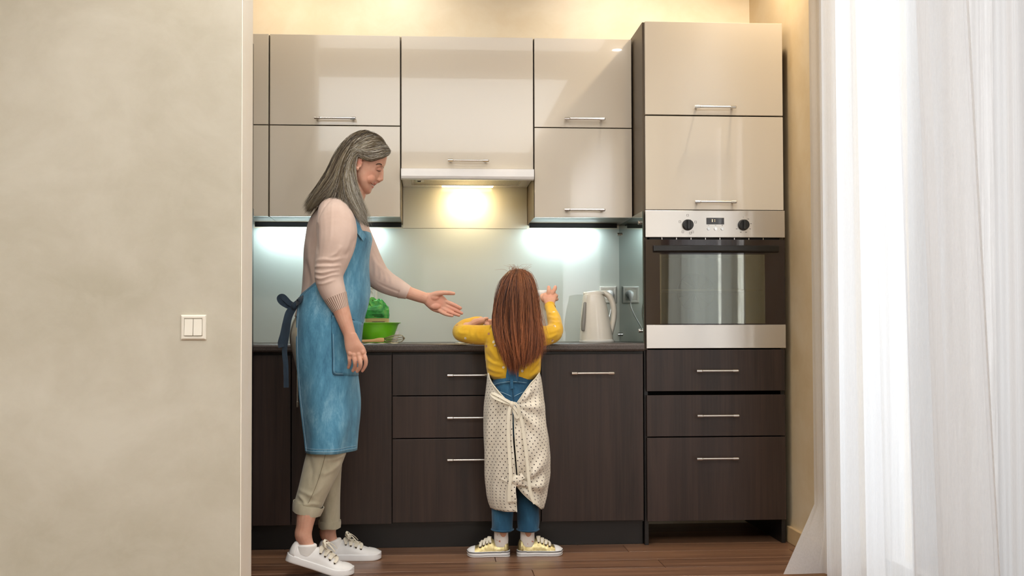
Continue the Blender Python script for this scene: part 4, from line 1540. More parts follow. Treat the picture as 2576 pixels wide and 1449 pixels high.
# far arm
B.tube(*limb([(862, 530, -0.83, 30), (885, 580, -0.79, 34), (915, 640, YFAR, 30), (942, 686, YFAR + .01, 26), (965, 706, YFAR + .015, 23), (995, 722, YFAR + .02, 20.5), (1026, 735.5, YFAR + .02, 16.2), (1055, 745.5, YFAR + 0.02, 15), (1074, 751.5, YFAR + 0.02, 14)]), 18, 5)
# legs
B.tube(*limb([(822, 860, -1.03, 52), (828, 980, -1.03, 46), (822, 1110, -1.03, 34), (800, 1190, -1.04, 28), (777, 1265, -1.05, 22), (772, 1290, -1.055, 24.5), (766, 1325, -1.055, 21), (764, 1350, -1.055, 21), (785, 1382, -1.055, 12), (830, 1408, -1.055, 7)]), 18, 5)
B.tube(*limb([(822, 860, -0.85, 52), (835, 980, -0.84, 46), (842, 1110, -0.82, 26), (832, 1200, -0.80, 22), (829, 1280, -0.79, 20), (827, 1322, -0.785, 19.5), (826, 1345, -0.785, 20), (850, 1376, -0.78, 10), (905, 1388, -0.78, 6)]), 18, 5)
# near hand, hanging, back of the hand outwards
yh = YN - 0.012
B.ell([(P(880, 838, yh), V((M_(16, yh), 0, 0)), V((0, .021, 0))), (P(886, 858, yh), V((M_(20, yh), 0, 0)), V((0, .020, 0))), (P(893, 876, yh), V((M_(24, yh), 0, M_(3, yh))), V((0, .017, 0))), (P(899, 893, yh + .004), V((M_(24, yh), 0, M_(4, yh))), V((0, .013, 0)))], 22, 4, 0.85)
for ch in ([(878, 888, .002, 5.8), (879, 903, .000, 5.2), (879.5, 914, .008, 4.8), (876.5, 925, .020, 3.9)],
           [(889, 893, -.003, 6.2), (892.5, 910, -.007, 5.7), (893, 922, .003, 5.1), (887.5, 933, .016, 4.2)],
           [(901.5, 892, -.004, 6.4), (906.5, 911, -.010, 5.9), (905.5, 924, -.002, 5.2), (898.5, 934.5, .012, 4.3)],
           [(912.5, 886, .000, 6.2), (919.5, 903, -.004, 5.7), (919.5, 918, .004, 5.1), (911.5, 933, .016, 4.1)],
           [(899, 862, .010, 8), (908, 876, .024, 7.0), (911, 893, .036, 6.0), (908, 908, .042, 4.8)]):
    B.tube(*limb([(x, y, yh + d, r) for x, y, d, r in ch]), 12, 5, round_end=True)
for x, y in ((880, 889), (890, 893), (902, 892), (913, 886)):
    B.ball(P(x, y, yh - 0.009), 0.0075, 0.006, 0.009)
# far hand, open palm towards the viewer, thumb up
yf_ = YFAR + 0.02
def pv(dx, dy, dd=0):
    a = P(1090, 765, yf_); b = P(1090 + dx, 765 + dy, yf_)
    return (b - a) + V((0, dd, 0))
B.ell([(P(1070, 750, yf_), pv(-3.5, 14), V((0, .018, 0))), (P(1083, 754, yf_), pv(-9, 17.5), V((0, .018, 0))), (P(1098, 761, yf_ + .003), pv(-11, 21), V((0, .016, 0))), (P(1113, 769, yf_ + .004), pv(-9, 19), V((0, .0125, 0))), (P(1121, 773, yf_ + .004), pv(-7, 15), V((0, .009, 0)))], 22, 4, 0.88)
for ch in ([(1086, 744, -.006, 8.4), (1100, 739, -.012, 7.6), (1116, 736.6, -.014, 6.0), (1130, 737.2, -.012, 5.5), (1141.5, 738.4, -.009, 4.3)],
           [(1112, 757.5, .004, 6.2), (1127, 761, .001, 5.6), (1143, 767.5, -.005, 5.1), (1158.5, 775.2, -.011, 4.1)],
           [(1110, 766, .004, 6.2), (1127, 771.8, .002, 5.6), (1145, 780.0, -.004, 5.1), (1161.5, 788.0, -.010, 4.1)],
           [(1108, 774, .002, 6.0), (1123, 780.8, -.006, 5.3), (1139, 787.8, -.016, 4.8), (1154.5, 793.2, -.024, 3.9)],
           [(1103, 780, -.002, 5.6), (1114, 787.2, -.012, 4.9), (1126, 792.0, -.024, 4.3), (1138, 794.6, -.033, 3.5)]):
    B.tube(*limb([(x, y, yf_ + d, r) for x, y, d, r in ch]), 12, 5, round_end=True)
B.ball(P(1092, 748, yf_ - 0.011), M_(13, yf_), 0.010, M_(9, yf_))
B.ball(P(1095, 771, yf_ - 0.010), M_(13, yf_), 0.008, M_(8, yf_))
body = fuse('body', B, M_SKINW, 0.0020, 4, 0.5, wo, dec=0.34)
bvh_w = BVHTree.FromPolygons([v.co.copy() for v in body.data.vertices], [tuple(p.vertices) for p in body.data.polygons])


def on_skin(px, py, off=0.0):
    d = ray(px, py).normalized()
    hit = bvh_w.ray_cast(CAM, d)[0]
    return (hit if hit is not None else P(px, py, YH)) - d * off

yc_ = YH - 0.04
tint(body, [(P(941.5, 462.8, YH), (0.0095, 0.024, 0.0052), (186, 104, 94), 0.7), (P(936, 470.3, YH), (0.0085, 0.022, 0.0056), (190, 108, 98), 0.7),
            (P(934, 446, YH - 0.055), (0.030, 0.03, 0.024), (208, 136, 110), 0.35), (P(934, 446, YH + 0.055), (0.030, 0.03, 0.024), (208, 136, 110), 0.35),
            (P(951, 426, YH - 0.04), (0.014, 0.02, 0.009), (172, 112, 90), 0.5),
            (P(905, 408, YH - 0.083), (0.008, 0.01, 0.012), (190, 108, 88), 0.6),
            (P(1150, 780, yf_), (0.05, 0.05, 0.03), (214, 140, 118), 0.4), (P(1096, 762, yf_), (0.035, 0.05, 0.03), (216, 146, 124), 0.45)]
     + [(P(x, y, yh + d), 0.005, (226, 170, 150), 0.8) for x, y, d in ((877, 924, .010), (888, 932, .008), (899, 934, .008), (911, 933, .008))])
# face details
def both_sides(name, pts, rad, mat, off, steps=4):
    q = [on_skin(x, y, off) for x, y in pts]
    build(name, MB().tube(q, rad, 6, steps), mat, body, smooth=True)
    build(name, MB().tube([V((p.x, 2 * YH - p.y, p.z)) for p in q], rad, 6, steps), mat, body, smooth=True)


both_sides('eyelashes', [(946.5, 427.2), (950, 429.4), (954, 430.4), (957, 430.3), (959, 429.6)], [0.0004, 0.0009, 0.0011, 0.0010, 0.0006], M_LASH, 0.0003)
both_sides('eyelid_crease', [(947.5, 422.6), (951.5, 421.4), (956, 421.8), (959.5, 423.4)], [0.0003, 0.0005, 0.0005, 0.0003], plain('lid shade', (150, 96, 76), 0.7), 0.0)
for k_, dy in enumerate((0.0, 1.2, 2.2)):
    both_sides('eyebrow', [(944.5 + k_, 414.6 + dy * .5), (949, 411.8 + dy), (955, 411.2 + dy), (960, 413.2 + dy), (964.5, 416.6 + dy * .8)], [0.0003, 0.0008, 0.0010, 0.0010, 0.0006], M_BROW, 0.0002)
M_MOUTH = plain('mouth shade', (124, 58, 50), 0.7)
both_sides('mouth_corner', [(931.8, 457.8), (933.8, 460.8), (936.6, 463.6), (939.6, 465.8), (942, 467)], [0.0005, 0.0009, 0.0011, 0.0012, 0.0012], M_MOUTH, 0.0001)
q = [on_skin(x, y, 0.0004) for x, y in ((936.4, 464.4), (938.6, 466.0), (940.8, 467.2))]
build('teeth', MB().tube(q + [V((q[-1].x + 0.001, YH, q[-1].z))] + [V((p.x, 2 * YH - p.y, p.z)) for p in reversed(q)], [0.0005, 0.0012, 0.0015, 0.0016, 0.0015, 0.0012, 0.0005], 8, 4), M_TEETH, body, smooth=True)

# ---- trousers
TR = MB()
TR.ell(slab([(770, 772, 905, .145), (800, 742, 905, .168), (830, 731, 902, .178), (860, 730, 899, .18), (900, 740, 895, .178), (950, 752, 893, .17)], YW), 32, 4)
TR.ell(slab([(880, 742, 885, .085), (1000, 757, 882, .083), (1100, 770, 876, .072), (1132, 772.5, 873, .07), (1176, 763, 857, .066), (1223, 751, 835, .062), (1262, 741, 816, .058), (1277, 738, 809, .056)], -1.03), 28, 5)
TR.ell(slab([(880, 745, 890, .085), (1000, 790, 890, .083), (1100, 806, 880, .07), (1140, 806, 866, .064), (1180, 805, 859, .06), (1240, 804, 857, .057), (1297, 803, 855.5, .056), (1318, 803, 855, .055)], -0.80), 28, 5)
def folds(scale, amp, stretch=(1, 1, 1), seed=0):
    """smooth pseudo random cloth relief, evaluated on vertex positions"""
    r_ = np.random.default_rng(seed)
    K = r_.normal(0, 1, (9, 3)) * scale * np.array(stretch)
    ph = r_.random(9) * 6.28
    return lambda co: amp * sum(np.sin(co @ K[i] + ph[i]) for i in range(9)) / 4.0


def creases(lines, base=None):
    """cloth folds: ridges (amp > 0) or valleys along polylines seen at plane Y; each (points, Y, amp, width px)"""
    L = []
    for pts, Y, amp, w in lines:
        q = np.array([tuple(p) for p in catmull([P(x, y, Y) for x, y in pts], 6)])
        L.append((q, amp, M_(w, Y)))
    def f(co, no):
        d = base(co) if base is not None else np.zeros(len(co))
        facing = np.clip(-no[:, 1] * 1.6 + 0.35, 0, 1)
        for q, amp, w in L:
            near_y = np.abs(co[:, 1] - q[0, 1]) < 0.11
            idx = np.where(near_y)[0]
            best = np.full(len(idx), 9.0)
            tpos = np.zeros(len(idx))
            for k in range(len(q) - 1):
                a2, b2 = q[k, [0, 2]], q[k + 1, [0, 2]]
                ab = b2 - a2
                t = np.clip(((co[idx][:, [0, 2]] - a2) @ ab) / (ab @ ab + 1e-12), 0, 1)
                dd = np.linalg.norm(co[idx][:, [0, 2]] - a2 - t[:, None] * ab, axis=1)
                up_ = dd < best
                best[up_] = dd[up_]
                tpos[up_] = ((k + t) / (len(q) - 1))[up_]
            taper = np.clip(4 * tpos, 0, 1) * np.clip(4 * (1 - tpos), 0, 1)
            d[idx] += amp * np.exp(-(best / w) ** 2) * taper * facing[idx]
        return d
    return f


tr = fuse('trousers', TR, M_KHAKI, 0.0042, 4, 0.5, wo, creases([
    ([(744, 1256), (765, 1266), (790, 1262), (812, 1268)], -1.03, .004, 4), ([(752, 1240), (768, 1254), (772, 1268)], -1.03, .004, 4), ([(752, 1228), (775, 1236), (800, 1250)], -1.03, .003, 5),
    ([(872, 1138), (845, 1150), (815, 1152)], -1.03, .004, 5), ([(860, 1160), (835, 1180), (805, 1190)], -1.03, .0035, 6), ([(780, 1140), (790, 1180), (785, 1220)], -1.03, -.003, 6), ([(820, 1210), (800, 1235), (775, 1240)], -1.03, .003, 5),
    ([(740, 800), (752, 830), (748, 860)], -1.03, -.003, 5)], folds(30, 0.0018, (1, 1, 0.7), 4)))
sl = MB().tube([P(x, y, -1.03 - d) for x, y, d in ((822, 1132, .0735), (806, 1190, .070), (790, 1235, .0655), (775, 1266, .061))], 0.0009, 6, 5)
build('side_seam', sl, plain('khaki seam', (132, 122, 98), 0.85), tr, smooth=True)
for rows, Yc in ((((737.5, 1258), (816, 1277), (736, 1284), (806, 1299), .061), -1.03), (((801.5, 1309), (857.5, 1309), (801.5, 1327), (857, 1327), .0585), -0.80)):
    (a, b, c2, d2, hy) = rows
    A_, B_, C_, D_ = P(*a, Yc), P(*b, Yc), P(*c2, Yc), P(*d2, Yc)
    mb = MB()
    rr = []
    for f, k in ((0.02, 0.93), (0, 1.0), (0.35, 1.025), (0.7, 1.02), (1.0, 1.0), (1.0, 0.90), (0.5, 0.88)):
        l_, r2_ = A_.lerp(C_, f), B_.lerp(D_, f)
        c_ = (l_ + r2_) / 2
        rr.append([c_ + (r2_ - l_) / 2 * k * math.cos(2 * PI * j / 40) + V((0, hy * k * math.sin(2 * PI * j / 40), 0)) + V((0, 0, 0.0015 * math.sin(5 * 2 * PI * j / 40 + f * 3))) for j in range(40)])
    mb.loft(rr, cap=False)
    build('trouser_cuff', mb, M_KHAKI, tr, smooth=True)

# ---- sweater
SW = MB()
trunk = [(486, 848, 886, .060), (496, 832, 892, .105), (512, 812, 899, .148), (530, 795, 905, .163), (560, 777, 911, .166), (600, 769, 922, .162), (640, 765, 921, .152), (690, 762, 919, .143), (740, 757, 917, .15), (775, 747, 910, .160), (797, 741, 905, .168)]
SW.ell(slab(trunk, YW), 36, 5)
SW.tube(*limb([(838, 524, -1.05, 38), (845, 560, -1.095, 50), (846, 605, YN, 50.5), (836, 650, YN - .005, 43), (828, 684, YN - .01, 37), (829, 706, YN - .01, 34.5), (838, 735, YN - .01, 31), (849.5, 759, YN - .01, 25.5), (853.5, 769, YN - .01, 23)]), 24, 5)
SW.tube(*limb([(862, 530, -0.83, 38), (885, 580, -0.79, 44), (915, 640, YFAR, 39), (942, 686, YFAR + .01, 34), (965, 706, YFAR + .015, 30), (995, 722, YFAR + .02, 25.5), (1026, 735.5, YFAR + .02, 18)]), 24, 5, cap=True)
sw = fuse('sweater', SW, M_SWEAT, 0.0034, 3, 0.5, wo, creases([
    ([(791, 660), (815, 655), (842, 657), (868, 650)], YN, .0042, 4.2), ([(790, 672), (812, 672), (838, 672), (862, 668)], YN, .0050, 3.6), ([(791, 684), (812, 689), (835, 684), (858, 680)], YN, .0045, 3.4), ([(793, 698), (812, 702), (836, 694), (858, 692)], YN, .0046, 3.4),
    ([(798, 714), (820, 714), (848, 704)], YN, .0034, 3.4), ([(800, 666), (820, 664), (845, 664)], YN, -.003, 3), ([(797, 690), (820, 695), (845, 689)], YN, -.003, 3),
    ([(862, 620), (850, 640), (828, 650)], YN, .003, 5), ([(800, 560), (798, 600), (800, 640)], YN, -.004, 5), ([(846, 488), (832, 500), (812, 530), (800, 560)], YN, -.0025, 3),
    ([(836, 505), (838, 560), (836, 620)], YN, .0016, 3), ([(895, 600), (885, 630), (868, 650)], YN, -.004, 6), ([(880, 530), (888, 570), (895, 600)], YN, .003, 6),
    ([(775, 600), (780, 660), (792, 720)], YW - .1, .003, 7), ([(768, 650), (778, 700), (772, 735)], YW - .1, -.003, 7), ([(800, 735), (780, 745), (758, 765), (745, 785)], YW - .1, .004, 6),
    ([(942, 655), (956, 680), (960, 706)], YFAR, .004, 4), ([(952, 664), (968, 690), (972, 712)], YFAR, .004, 4), ([(936, 640), (944, 668), (946, 700)], YFAR, .004, 4.5), ([(966, 678), (982, 698), (985, 718)], YFAR, .003, 4), ([(950, 712), (985, 728), (1020, 740)], YFAR, -.002, 3)], folds(30, 0.0014, (1, 1, 1), 2)))


def cuff(par, a, b, ra, rb, name, mat, n=64, flare=1.0, ribs=26):
    mb = MB()
    t = (b - a).normalized()
    rings = []
    for f, k in ((0.0, 0.96), (0.0, 1.0), (0.5, 1.0), (1.0, 1.0), (1.0, 0.90), (0.8, 0.88)):
        p = a.lerp(b, f); r = (ra + (rb - ra) * f) * k
        rings += tube_rings([p, p + t * 1e-4], [r, r], n)[:1]
    mb.loft(rings, cap=False)
    o = build(name, mb, mat, par, smooth=True)
    at = o.data.attributes.new('rib', 'FLOAT', 'POINT')
    at.data.foreach_set('value', [2 * PI * ribs * (i % n) / n for i in range(len(mb.v))])
    return o


yq = YN - .01
cuff(sw, P(843.2, 745, yq), P(856.8, 778, yq), M_(30.4, yq), M_(22, yq), 'ribbed_cuff', M_RIB, 200, ribs=32)
yq = YFAR + .02
cuff(sw, P(1008, 728.5, yq), P(1027, 736, yq), M_(22.8, yq), M_(17.4, yq), 'cuff', M_SWEAT, 64)
cl_ = MB().tube([V((P(866, 484, YW).x + M_(24, YW) * math.cos(a), YW + .073 * math.sin(a), P(866, 487 - 6 * math.cos(a), YW).z)) for a in [2 * PI * i / 24 for i in range(25)]], 0.005, 8, 1)
build('neckline', cl_, M_SWEAT, sw, smooth=True)

# ---- denim apron wrapped round the front
ap_rows = [  # py, x back, x front, half depth, px of near edge
    (586, 775, 931, .168, 899), (600, 772, 936, .168, 894), (622, 768, 932, .166, 888), (640, 766, 929, .160, 878), (655, 765, 928, .158, 864), (668, 764, 927.5, .157, 846), (690, 763, 928, .156, 822),
    (715, 758, 930, .157, 793), (732, 755, 930.5, .160, 771), (746, 751, 929.5, .166, 754), (775, 742, 925, .176, 749), (800, 736, 919, .184, 747), (830, 734, 914, .188, 745.5), (860, 733, 909, .190, 745.5), (900, 735, 904, .190, 746.5),
    (940, 738, 901, .190, 749), (1000, 744, 902, .188, 754), (1060, 752, 901.5, .186, 761), (1100, 757, 899.5, .185, 766), (1131, 760, 896.5, .184, 769.5)]
_ay = np.array([r[0] for r in ap_rows], float)


def ap_row(py):
    return [float(np.interp(py, _ay, [r[k] for r in ap_rows])) for k in range(1, 5)]


def smooth_row(py, w=7):
    a = [ap_row(min(max(py + d, _ay[0]), _ay[-1])) for d in (-w, -w / 2, 0, w / 2, w)]
    return [sum(x[k] * g for x, g in zip(a, (.12, .22, .32, .22, .12))) for k in range(4)]


def ap_pt(py, th, off=0.0, pyz=None):
    xb_, xf_, hy, _ = smooth_row(py)
    a, b = P(xb_, py, YW), P(xf_, py, YW)
    c = (a + b) / 2
    wv = 0.0035 * math.sin(7 * th + 0.02 * py) + 0.0030 * math.sin(4.3 * th - 0.011 * py + 1) + 0.0025 * math.sin(0.045 * py + 3 * th)
    k = min(1, max(0.15, (py - 640) / 300))
    o = off + wv * k
    return c + V((((b.x - a.x) / 2 + o) * math.cos(th), (hy + o) * math.sin(th), 0))


def ap_th(py, px):
    """angle on the near side whose image column is px"""
    lo, hi = 0.0, -PI
    for _ in range(30):
        m_ = (lo + hi) / 2
        if proj(ap_pt(py, m_))[0] > px:
            lo = m_
        else:
            hi = m_
    return (lo + hi) / 2


mb = MB()
pys = np.concatenate([np.linspace(586, 700, 24), np.linspace(706, 1131, 62)])
NU = 90
rows, edge = [], []
for py in pys:
    t0 = ap_th(py, smooth_row(py, 5)[3])
    edge.append(t0)
    t1 = -t0 * 1.0
    rows.append([ap_pt(py, t0 + (t1 - t0) * j / NU) for j in range(NU + 1)])
mb.loft(rows, cap=False, closed=False)
ap = build('apron', mb, M_DENIM, wo, smooth=True, solid=0.003)


def on_ap(name, pts, r, mat, off=0.003, steps=3):
    return build(name, MB().tube([ap_pt(y, ap_th(y, x), off) for x, y in pts], r, 5, steps), mat, ap, smooth=True)


def edge_px(d):
    return [(smooth_row(y, 5)[3] + d, y) for y in np.linspace(590, 1126, 50)]


on_ap('edge_stitching', edge_px(4.0), 0.0008, M_THREAD)
on_ap('edge_hem', edge_px(1.0), 0.0022, M_DENIM, 0.001)
hem = [(x, 1124) for x in np.linspace(771, 893, 24)]
on_ap('hem_stitching', hem, 0.0008, M_THREAD)
on_ap('hem_stitching', [(x, 1118) for x in np.linspace(770, 893.5, 24)], 0.0007, M_THREAD)
# pocket: a patch on the apron
pk = []
for f in np.linspace(0, 1, 16):
    row = []
    for g in np.linspace(0, 1, 16):
        xl = 833 + 4 * f; xr = 911 - 10 * f
        yt = 789 + 23 * g; yb_ = 937 + 8 * g
        x, y = xl + (xr - xl) * g, yt + (yb_ - yt) * f
        row.append(ap_pt(y, ap_th(y, x), 0.0032))
    pk.append(row)
mb = MB(); mb.loft(pk, cap=False, closed=False)
build('pocket', mb, M_DENIM, ap, smooth=True, solid=0.0025)
on_ap('pocket_stitching', [(834, 795), (834.5, 850), (836, 900), (837.5, 936), (860, 940.5), (899, 944.5)], 0.0010, M_THREADD, 0.0048, 8)
on_ap('pocket_stitching', [(837.5, 795), (838, 850), (839.5, 900), (840.5, 932), (860, 937), (899, 941)], 0.0007, M_THREAD, 0.0048, 8)
on_ap('pocket_stitching', [(836, 792), (860, 798), (885, 805), (910, 812.5)], 0.0010, M_THREADD, 0.0048, 8)
on_ap('pocket_stitching', [(836, 797), (860, 803), (885, 810.5), (910, 818)], 0.0008, M_THREAD, 0.0048, 8)
on_ap('bib_stitching', [(901, 592), (915, 600), (930, 612)], 0.0008, M_THREAD, 0.003, 6)
# neck straps
strap_pts = [(917, 600, -1.055), (903, 580, -1.085), (896, 562, -1.095), (884, 535, -1.09), (872, 510, -1.06), (858, 494, -1.02), (848, 488, -0.96)]
mb = MB().ribbon([P(x, y, Y) for x, y, Y in strap_pts], 0.026, 0.003, (0.5, -1, 0.35), 5)
build('neck_strap', mb, M_DENIM, ap, smooth=True)
mb = MB().ribbon([P(x, y, 2 * YW - Y) for x, y, Y in strap_pts], 0.026, 0.003, (0.5, 1, 0.35), 5)
build('neck_strap', mb, M_DENIM, ap, smooth=True)
# ties at the back
kx, ky, kY = 741, 769, YW - 0.10
mb = MB().ribbon([ap_pt(748, ap_th(748, 760), 0.004), P(752, 757, kY - .03), P(745, 764, kY), P(kx, ky, kY)], 0.024, 0.003, (-0.5, -1, 0.3), 5)
build('waist_tie', mb, M_DENIMD, ap, smooth=True)
mb = MB().ribbon([P(kx, ky, kY), P(728, 762, kY - .005), P(712, 747, kY - .01), P(703, 750, kY - .012), P(708, 760, kY - .01), P(724, 769, kY), P(737, 774, kY + .003)], [0.018, 0.02, 0.022, 0.02, 0.02, 0.022, 0.018], 0.003, (0.25, -1, 0.15), 6)
build('bow_loop', mb, M_DENIMD, ap, smooth=True)
mb = MB().ball(P(740, 770, kY), 0.013, 0.012, 0.016)
build('bow_knot', mb, M_DENIMD, ap, smooth=True)
for pts, w in (([(740, 772), (726, 785), (718, 812), (712, 840), (706, 862), (708, 874)], 0.021), ([(741, 773), (728, 800), (722, 840), (716, 880), (719, 920), (720, 975)], 0.019), ([(736, 776), (722, 798), (716, 830), (710, 866)], 0.014)):
    mb = MB().ribbon([P(x, y, kY - .004 * i) for i, (x, y) in enumerate(pts)], w, 0.003, (0.2, -1, 0.05), 6)
    build('tie_end', mb, M_DENIMD, ap, smooth=True)

# ---- woman's sneakers and socks
org = P(712, 1421, -1.055); org.z = 0.0
sh1, T1 = sneaker(wo, org, (1, -0.03, 0), 0.262, 0.098, 0.30, (M_SHOEW, M_SOLEW, M_SHOEW))
org = P(797, 1401, -0.79); org.z = 0.0
sh2, T2 = sneaker(wo, org, (1, 0.05, 0), 0.252, 0.096, 0.0, (M_SHOEW, M_SOLEW, M_SHOEW))
for T_, par, Y_, tilt in ((T1, sh1, -1.055, 0.30), (T2, sh2, -0.79, 0.0)):
    mb = MB()
    mb.ell([(T_(0.062, 0, 0.040), T_(0.100, 0, 0.040) - T_(0.062, 0, 0.040), V((0, .030, 0))), (T_(0.060, 0, 0.066), T_(0.098, 0, 0.070) - T_(0.060, 0, 0.066), V((0, .0315, 0))), (T_(0.060, 0, 0.074), T_(0.095, 0, 0.084) - T_(0.060, 0, 0.074), V((0, .031, 0))), (T_(0.060, 0, 0.078), T_(0.090, 0, 0.087) - T_(0.060, 0, 0.078), V((0, .027, 0)))], 24, 3)
    build('sock', mb, M_SOCKW, par, smooth=True)

# ---- woman's hair
def scalpY(px, py, c=(917, 396), r=(58, 64), d=0.079):
    q = 1 - ((px - c[0]) / r[0]) ** 2 - ((py - c[1]) / r[1]) ** 2
    return d * math.sqrt(max(0.0, q))


def hg(pts, s):
    """guide: (px, py, lateral offset or None = on the scalp)"""
    hy_ = np.array([r[0] for r in head], float)
    out = []
    for x, y, d in pts:
        xl, xr, hh = [float(np.interp(y, hy_, [r[k] for r in head])) for k in (1, 2, 3)]
        u = (x - (xl + xr) / 2) / ((xr - xl) / 2 + 2)
        sk = (hh + 0.006) * math.sqrt(max(0.0, 1 - u * u))
        if d is None:
            d = sk
        elif y < 398 and d > 0:
            d = max(d, sk)
        out.append(P(x, y, YH - s * d))
    return out


near = [
    [(976, 386, .004), (966, 391, .040), (950, 396, None), (932, 401, None), (915, 395, .080), (900, 384, .082), (885, 400, .080), (883, 440, .084), (896, 490, .106), (918, 545, .120), (928, 572, .122)],
    [(979, 380, .002), (968, 381, .030), (950, 384, None), (930, 388, None), (912, 387, .080), (896, 383, .082), (881, 404, .082), (880, 450, .090), (892, 498, .112), (914, 548, .124), (924, 570, .126)],
    [(972, 369, .002), (958, 368, .034), (938, 372, None), (916, 376, None), (900, 380, .078), (885, 395, .084), (875, 424, .088), (875, 464, .098), (888, 508, .118), (908, 550, .130), (918, 566, .132)],
    [(962, 355, .002), (944, 355, .040), (924, 362, None), (906, 372, None), (891, 388, .078), (879, 408, .086), (870, 437, .094), (870, 474, .104), (882, 514, .124), (900, 545, .134), (910, 556, .135)],
    [(950, 344, .002), (931, 345, .036), (912, 354, None), (896, 369, None), (882, 392, .078), (873, 418, .088), (867, 446, .098), (866, 474, .110), (872, 500, .128), (884, 522, .138), (894, 534, .139)],
    [(938, 337, .002), (918, 340, .034), (900, 350, .058), (884, 367, .068), (872, 390, .074), (862, 418, .086), (854, 446, .098), (846, 468, .112), (836, 486, .124), (820, 500, .128), (804, 515, .124)],
    [(927, 333, .000), (908, 338, .028), (890, 350, .050), (874, 370, .060), (861, 395, .068), (850, 421, .080), (838, 449, .094), (825, 472, .106), (810, 494, .114), (795, 513, .116), (784, 529, .112)],
    [(917, 332, .000), (899, 339, .020), (882, 352, .036), (865, 374, .046), (851, 400, .054), (838, 428, .066), (825, 455, .080), (811, 477, .090), (797, 499, .096), (784, 518, .096), (775, 534, .092)],
    [(909, 334, .000), (893, 342, .010), (876, 356, .018), (859, 378, .024), (845, 404, .030), (832, 432, .040), (818, 458, .048), (805, 480, .054), (792, 500, .056), (780, 518, .054), (772, 532, .050)],
    [(905, 336, .000), (890, 344, .000), (873, 358, .000), (856, 381, .000), (842, 407, .000), (829, 434, .000), (816, 459, .000), (803, 481, .000), (790, 500, .000), (778, 517, .000), (771, 530, .000)],
]
gn = [hg(g, 1) for g in near]
for g in gn:
    g[0] = g[0] + V((0, 0.008, 0.0))
gf = [hg(g, -1) for g in near]
HM = MB()
HM.ell(slab([(335.5, 903, 946, .030), (344, 887, 959.5, .053), (357, 873, 969.5, .068), (375, 865, 974.5, .0775), (386, 863, 962, .079), (398, 862, 900, .078), (420, 860, 886, .074), (440, 858, 884, .07), (460, 850, 888, .06)], YH), 32, 4)
hair_mass(HM, [[p for p in g] for g in gn], 0.0105, 3)
hair_mass(HM, [[p for p in g] for g in gf], 0.0105, 3)
hm = fuse('hair', HM, M_HAIRW[2], 0.0042, 5, 0.5, body)
out_n = [[p + V((0, -0.009, 0)) for p in g] for g in gn]
strands('hair_strands', out_n[:6], 3700, M_HAIRW, [.26, .24, .18, .26, .06], 0.00068, hm, jit=0.0044, seed=3)
strands('hair_strands', out_n[4:], 3700, M_HAIRW, [.26, .28, .24, .06, .16], 0.00068, hm, jit=0.0048, seed=4)
strands('hair_strands', out_n[:4], 2200, [M_HAIRW[3], M_HAIRW[0], M_HAIRW[2]], [.62, .26, .12], 0.00062, hm, jit=0.0042, seed=9)
strands('hair_strands', [[p + V((0, 0.009, 0)) for p in g] for g in gf], 900, M_HAIRW, [.3, .25, .2, .15, .1], 0.0012, hm, jit=0.005, seed=5)

# ================================================================== the girl
YG = -0.775
gi = thing('person', 'girl with long auburn hair seen from behind, yellow top and dotted cream apron', 'person', (P(1297, 1392, YG).x, YG, 0))
B = MB()
hc_ = (1303, 747)
B.ell(slab([(687, 1288, 1318, .030), (696, 1272, 1334, .058), (715, 1260, 1347, .080), (740, 1255, 1348, .090), (765, 1257, 1347, .088), (785, 1263, 1344, .078), (803, 1273, 1333, .060), (815, 1282, 1324, .042)], YG + 0.015), 30, 4)
B.tube(*limb([(1303, 795, YG - .01, 23), (1303, 822, YG - .015, 26)]), 16, 2)
for s in (-1, 1):
    B.ball(P(1303 + s * 50, 757, YG + 0.02), 0.008, 0.014, 0.024)
    B.ball(P(1303 + s * 14, 752, YG + 0.098), 0.012, 0.008, 0.006)
B.tube(*limb([(1303, 745, YG + .10, 5), (1303, 762, YG + .112, 7)]), 10, 2, round_end=True)
B.ball(P(1303, 780, YG + 0.088), 0.02, 0.01, 0.006)
B.ell(slab([(822, 1262, 1344, .045), (838, 1236, 1350, .065), (880, 1232, 1352, .075), (930, 1240, 1345, .072), (980, 1240, 1344, .08), (1040, 1240, 1346, .09), (1090, 1246, 1342, .08)], YG), 24, 4)
eL, eR = (1160, 840), (1398, 836)
B.tube(*limb([(1240, 838, YG, 19), (1200, 842, YG + .03, 18), (1163, 838, YG + .06, 16), (1172, 822, YG + .14, 15), (1195, 811, YG + .20, 12.5), (1212, 807, YG + .235, 10.5)]), 14, 5)
B.tube(*limb([(1348, 840, YG, 19), (1375, 843, YG + .04, 18), (1396, 832, YG + .07, 17), (1395, 805, YG + .15, 14), (1387, 782, YG + .22, 12), (1383, 768, YG + .26, 11)]), 14, 5)
for cx in (1264, 1328):
    B.tube(*limb([(cx, 1080, YG, 26), (cx, 1220, YG, 21), (cx, 1330, YG, 12), (cx, 1352, YG + .004, 9), (cx, 1372, YG + .010, 8)]), 14, 4)
    B.tube(*limb([(cx, 1374, YG + .010, 7), (cx + (1 if cx > 1300 else -1) * 24, 1383, YG + .012, 5), (cx + (1 if cx > 1300 else -1) * 55, 1388, YG + .014, 3)]), 12, 3)
